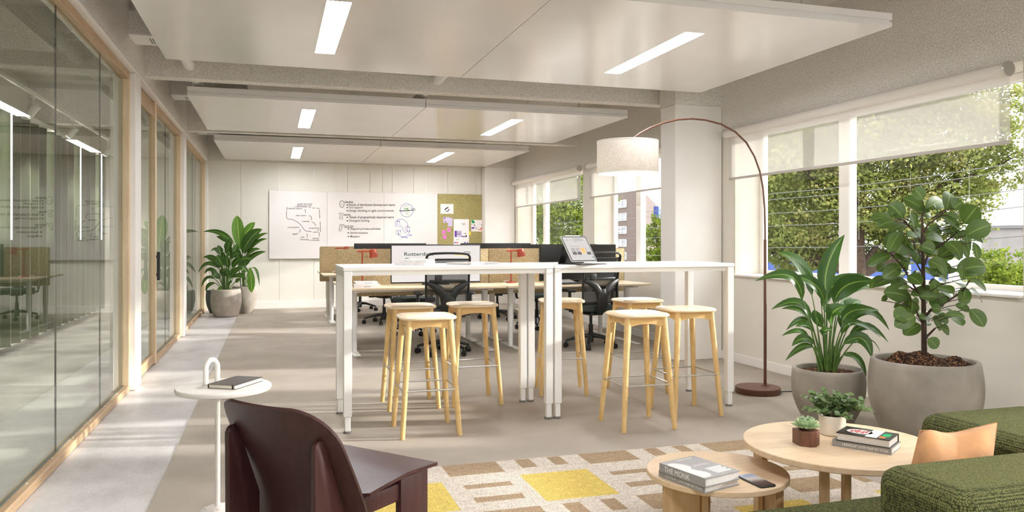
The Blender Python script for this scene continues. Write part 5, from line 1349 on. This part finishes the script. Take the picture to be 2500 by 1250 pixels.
# ================================================================= OUTSIDE
b = MB(); b.box(4.96, -60, -3.6, 260, 320, -3.5); struct(b.build('ground', 'asphalt', smooth=0))
def tree(name, label, base, trunk_h, crown, n, leaf, mat, trunk_r=.22, group='trees outside the windows', flat=1.0):
    """crown: list of (dx,dy,dz,rx,ry,rz) lobes above the base"""
    t = thing(name, label, 'tree', base, 0, group)
    b = MB(); lean = R.uniform(-.15, .15)
    b.tube([(0, 0, 0), (lean * .3, 0, trunk_h * .4), (lean, .05, trunk_h)], [trunk_r * 1.3, trunk_r, trunk_r * .7], 12)
    for c in crown:
        e = Vector((c[0], c[1], c[2])); s0 = Vector((lean, .05, trunk_h)) if c[2] > trunk_h else Vector((lean * .5, .03, trunk_h * .7))
        b.tube(bez(s0, (s0 + e) * .5 + Vector((0, 0, .3)), e, 6), [trunk_r * .5 * (1 - i / 8) for i in range(7)], 7)
        for k in range(4):
            dv_ = Vector((R.gauss(0, 1), R.gauss(0, 1), R.gauss(.2, .8))).normalized(); q = e + Vector((dv_.x * c[3], dv_.y * c[4], dv_.z * c[5])) * .85
            b.tube(bez(e, (e + q) * .5 + Vector((0, 0, .12)), q, 4), [trunk_r * .13, trunk_r * .1, trunk_r * .08, trunk_r * .06, trunk_r * .03], 5)
    b.build('trunk', 'bark', t)
    vs, fs = [], []; vol = sum(c[3] * c[4] * c[5] for c in crown)
    for c in crown:
        m_ = int(n * c[3] * c[4] * c[5] / vol); cl = []
        for k in range(max(6, m_ // 45)):
            while True:
                v = Vector((R.uniform(-1, 1), R.uniform(-1, 1), R.uniform(-1, 1)))
                if .25 < v.length < 1: break
            cl.append(v)
        for k in range(m_):
            v = cl[k % len(cl)] + Vector((R.gauss(0, .13), R.gauss(0, .13), R.gauss(0, .11)))
            p = Vector((c[0] + v.x * c[3], c[1] + v.y * c[4], c[2] + v.z * c[5]))
            a = Vector((R.gauss(0, 1), R.gauss(0, 1), R.gauss(0, .7))).normalized(); q = a.cross(Vector((R.gauss(0, 1), R.gauss(0, 1), R.gauss(0, 1)))).normalized()
            L = leaf * R.uniform(.7, 1.3); i = len(vs)
            vs += [p - a * L * .5, p + q * L * .38 + a * .05 * L, p + a * L * .5, p - q * L * .38 + a * .05 * L]; fs.append((i, i + 1, i + 2, i + 3))
    me = bpy.data.meshes.new('foliage'); me.from_pydata([tuple(v) for v in vs], [], fs); me.materials.append(M[mat]); o = bpy.data.objects.new('foliage', me); COL.objects.link(o); o.parent = t
    return t
G = -3.5
def ud(u, d, z, ru, rd, rz): return (d * S_ + u * C_, d * C_ - u * S_, z, max(ru * C_, rd * S_) , max(rd * C_, ru * S_), rz)
def gpt(px_, d): v = at_d(px_, 585, d); return (v.x, v.y, G)
tree('maple_tree', 'big maple with turning leaves and dark trunk outside the nearest window', gpt(2097, 23), 5.2, [ud(*q) for q in ((0, .1, 7.6, 2.5, 1.9, 1.6), (2.6, .3, 7.7, 2.1, 1.8, 1.5), (-2.2, -.2, 7.2, 1.7, 1.6, 1.5), (.3, -.3, 5.8, 2.1, 1.6, 1.0), (2.5, .2, 6.0, 1.6, 1.4, .8), (-2.1, .2, 5.3, 1.4, 1.3, .9), (.5, 0, 9.4, 2.7, 2.2, 1.3), (4.1, .1, 6.9, 1.1, 1.1, .8), (3.9, .2, 8.7, 1.4, 1.2, .9), (1.0, .4, 4.9, 1.1, 1.0, .6), (-.9, .3, 4.8, .9, .9, .5), (2.0, 1.2, 4.7, 1.3, 1.2, .6), (-2.0, .8, 4.5, 1.2, 1.1, .6), (3.3, .9, 5.2, 1.1, 1.0, .6), (.2, 1.0, 4.25, 1.2, 1.0, .45), (-1.5, .8, 4.0, 1.1, 1.0, .45), (1.7, 1.3, 4.1, 1.0, 1.0, .4), (-2.7, .6, 4.4, .9, .9, .5), (2.9, 1.0, 4.5, .8, .8, .4))], 80000, .108, 'maple', .27)
tree('maple_tree', 'smaller reddish maple outside, left of the big maple trunk', gpt(1925, 29), 4.6, [ud(*q) for q in ((0, 0, 6.0, 1.8, 1.5, 1.4), (-1.0, .2, 7.9, 1.6, 1.4, 1.4), (1.1, -.2, 7.9, 1.6, 1.4, 1.4), (.2, 0, 5.0, 1.3, 1.1, .8), (0, .1, 9.6, 2.0, 1.6, 1.2), (-.9, .2, 4.8, 1.2, 1.0, .6), (1.3, .2, 4.7, 1.3, 1.0, .6))], 34000, .118, 'maple', .2)
tree('roadside_tree', 'lime green tree filling the window nearest the back wall', gpt(1375, 47), 4.4, [(a * 1.5, b_ * 1.5, (c - 4.77) * 1.5 + 4.77, e * 1.5, f_ * 1.5, g_ * 1.5) for a, b_, c, e, f_, g_ in [(0, 0, 5.6, 1.6, 1.6, 1.3), (-.9, .2, 6.6, 1.4, 1.4, 1.2), (.9, .2, 6.5, 1.4, 1.4, 1.2), (0, 0, 4.4, 1.7, 1.7, .9), (-1.3, 0, 5.0, 1.2, 1.2, 1.0), (1.2, 0, 5.0, 1.1, 1.1, 1.0), (0, .3, 7.6, 1.8, 1.8, 1.1)]], 44000, .14, 'lime', .18)
tree('roadside_tree', 'narrow green tree beside the brick tower outside', gpt(1602, 30), 3.6, [(0, 0, 4.4, .68, .68, .8), (.15, 0, 5.2, .5, .5, .6), (0, 0, 3.4, .8, .8, .7)], 7000, .11, 'lime', .1)
tree('garden_shrub', 'low green shrub at the foot of the brick tower', gpt(1542, 27), 2.6, [(-.2, 0, 3.3, .5, .5, .42), (.35, 0, 3.5, .42, .42, .5), (0, 0, 2.8, .7, .7, .5)], 4000, .09, 'lime', .07)
tree('garden_shrub', 'pale green shrub outside at the far side of the rubber plant', gpt(2440, 19), 2.8, [(0, 0, 3.9, .75, .75, .6), (-.6, 0, 3.6, .5, .5, .5), (.7, 0, 3.7, .6, .6, .5)], 6000, .085, 'lime', .07)
tree('garden_shrub', 'dark green shrub just outside past the pale green shrub', gpt(2575, 21), 2.6, [(0, 0, 3.6, .7, .7, .6), (.6, 0, 3.9, .5, .5, .5)], 1800, .13, 'maple', .07)
# brick tower
def tower_pt(px_, k):      # left face from corner (px 1570, d 150) to px 1500
    d = 150 + 15 * (1570 - px_) / 65; v = at_d(px_, 585, d); return Vector((v.x, v.y, 0))
t = thing('brick_tower', 'grey brick apartment tower with paired windows seen through the window behind the lampshade', 'building', (0, 0, 0))
zt = H + 119 / F * 150
A0, A1 = tower_pt(1570, 0), tower_pt(1440, 0); v = at_d(1607, 585, 223); A2 = Vector((v.x, v.y, 0)); A3 = A2 + (A1 - A0)
b = MB(); P_ = [A0, A1, A3, A2]; b.add([(p.x, p.y, G) for p in P_] + [(p.x, p.y, zt) for p in P_], [(0, 1, 2, 3), (4, 5, 6, 7)] + [(i, (i + 1) % 4, 4 + (i + 1) % 4, 4 + i) for i in range(4)]); b.build('walls', 'brick', t, smooth=0)
ux = (A1 - A0).normalized(); un = Vector((-ux.y, ux.x, 0)); un = un if un.dot(A0) < 0 else -un
mt = Matrix(((ux.x, un.x, 0, 0), (ux.y, un.y, 0, 0), (0, 0, 1, 0), (0, 0, 0, 1)))
def tz(py, px_): return H + (585 - py) / F * (150 + 15 * (1570 - px_) / 65)
for y0, y1 in ((487, 506), (519.5, 538.5), (552, 570.5), (584.5, 602.5), (616, 634)):
    for xa, xb, nm in ((1535, 1511, 'window'), (1478, 1454, 'window')):
        s0 = (tower_pt(xa, 0) - A0).length; s1 = (tower_pt(xb, 0) - A0).length; z0, z1 = tz(y1, xa), tz(y0, xa); m_ = Matrix.Translation((A0.x, A0.y, 0)) @ mt; sm = (s0 + s1) / 2
        b = MB()
        for q in ((s0, s1, z0, z0 + .12), (s0, s1, z1 - .12, z1), (s0, s0 + .25, z0, z1), (s1 - .25, s1, z0, z1), (sm - .2, sm + .2, z0, z1), (s0, s1, z0 + .42, z0 + .52)): b.box(q[0], .0, q[2], q[1], .15, q[3], m=m_)
        w = b.build('window', 'white', t, smooth=0)
        b = MB(); b.box(s0, 0, z0, s1, .05, z1, m=m_); b.build('pane', 'winglass', w, smooth=0)
        b = MB(); b.box(s1, 0, z0 - .05, s1 + .9, .08, z1 + .05, m=m_); b.build('red_panel', 'redp', w, smooth=0)
uy = (A2 - A0).normalized(); v1 = Vector((uy.y, -uy.x, 0)); v1 = v1 if v1.dot(A0) < 0 else -v1
b = MB()
pa = A0 + uy * 46; pb = A0 + uy * 62
zz0, zz1 = 6.8, 9.6
b.add([(pa.x, pa.y, zz0), (pb.x, pb.y, zz0), (pb.x, pb.y, zz1), (pa.x, pa.y, zz1)] + [((p + v1 * 1.2).x, (p + v1 * 1.2).y, z) for p, z in ((pa, zz0), (pb, zz0), (pb, zz1), (pa, zz1))], [(0, 1, 2, 3), (4, 5, 6, 7), (0, 1, 5, 4), (1, 2, 6, 5), (2, 3, 7, 6), (3, 0, 4, 7)])
b.build('blue_bay', 'blue', t, smooth=0)
# low blue building and pale building
v = at_d(1870, 585, 42); w_ = at_d(2300, 585, 42)
ang = math.atan2(w_.y - v.y, w_.x - v.x); L = math.hypot(w_.x - v.x, w_.y - v.y)
t = thing('blue_building', 'low bright blue building behind the maple trunk', 'building', (v.x, v.y, G), ang)
b = MB(); b.box(0, 0, 0, L, 6, 3.75); b.build('walls', 'blue', t, smooth=0)
for xx in (6.9, 9.1, 4.2):
    b = MB(); b.box(xx, -.06, 2.2, xx + .9, .02, 3.4); w = b.build('window_frame', 'white', t, smooth=0); b = MB(); b.box(xx + .2, -.09, 2.45, xx + .7, -.05, 3.15); b.build('pane', 'blue', w, smooth=0)
b = MB(); b.box(-.1, -.1, 3.75, L + .1, 6.1, 3.86); b.build('roof_edge', 'palebld', t, smooth=0)
v = at_d(2395, 585, 52); w_ = at_d(2640, 585, 46); ang = math.atan2(w_.y - v.y, w_.x - v.x); L = math.hypot(w_.x - v.x, w_.y - v.y)
t = thing('pale_building', 'pale rendered building outside beyond the rubber plant', 'building', (v.x, v.y, G), ang)
b = MB(); b.box(0, 0, 0, L, 7, 5.5); b.build('walls', 'palebld', t, smooth=0)
b = MB(); b.box(-.2, -.2, 5.5, L + .2, 7.2, 5.7); b.build('roof_edge', 'greyp', t, smooth=0)
# overhead wires along the street
for i, (a, c, lb) in enumerate((((1861, 474), (2500, 388), 'highest overhead wire outside the windows'), ((1861, 488.5), (2500, 406), 'second overhead wire down outside the windows'), ((1861, 522), (2500, 455), 'overhead wire at mid window height outside'),
                                ((1861, 552), (2500, 498), 'overhead wire across the maple trunk'), ((1861, 604), (2500, 570), 'lowest overhead wire outside the windows'))):
    p, q = on_x(*a, 12.5), on_x(*c, 12.5); e = (p - q) / (p.y - q.y)
    y0, y1 = -6, 34; pts = []
    for k in range(25):
        y = y0 + (y1 - y0) * k / 24; s = q + e * (y - q.y); pts.append((12.5, y, s.z - .10 * math.sin(PI * ((y / 9.0) % 1))))
    b = MB(); b.tube(pts, .009, 6); tag(b.build('overhead_wire', 'wire'), lb, 'wire', 'overhead wires')
# ================================================================= LIGHT
w = bpy.data.worlds.new('world'); SC.world = w; w.use_nodes = True
nt = w.node_tree; bg = nt.nodes['Background']; bg.inputs['Color'].default_value = (.975, .985, 1.0, 1); bg.inputs['Strength'].default_value = WORLD
sl = bpy.data.lights.new('sun', 'SUN'); sl.energy = SUN; sl.angle = math.radians(2.2); sl.color = (1, .955, .91)
so = bpy.data.objects.new('sun', sl); COL.objects.link(so)
so.rotation_euler = Vector((-1, .2, -.28)).to_track_quat('-Z', 'Y').to_euler(); so.location = (12, 0, 6)
SC.view_settings.view_transform = 'Standard'; SC.view_settings.look = 'None'; SC.view_settings.gamma = 1; SC.view_settings.use_curve_mapping = False
SC.view_settings.exposure = EXPO
cy = SC.cycles
cy.use_denoising = True
try: cy.denoiser = 'OPENIMAGEDENOISE'
except Exception: pass
cy.max_bounces = 10; cy.diffuse_bounces = 5; cy.glossy_bounces = 4; cy.transmission_bounces = 6; cy.transparent_max_bounces = 24
cy.sample_clamp_indirect = 6; cy.caustics_reflective = False; cy.caustics_refractive = False
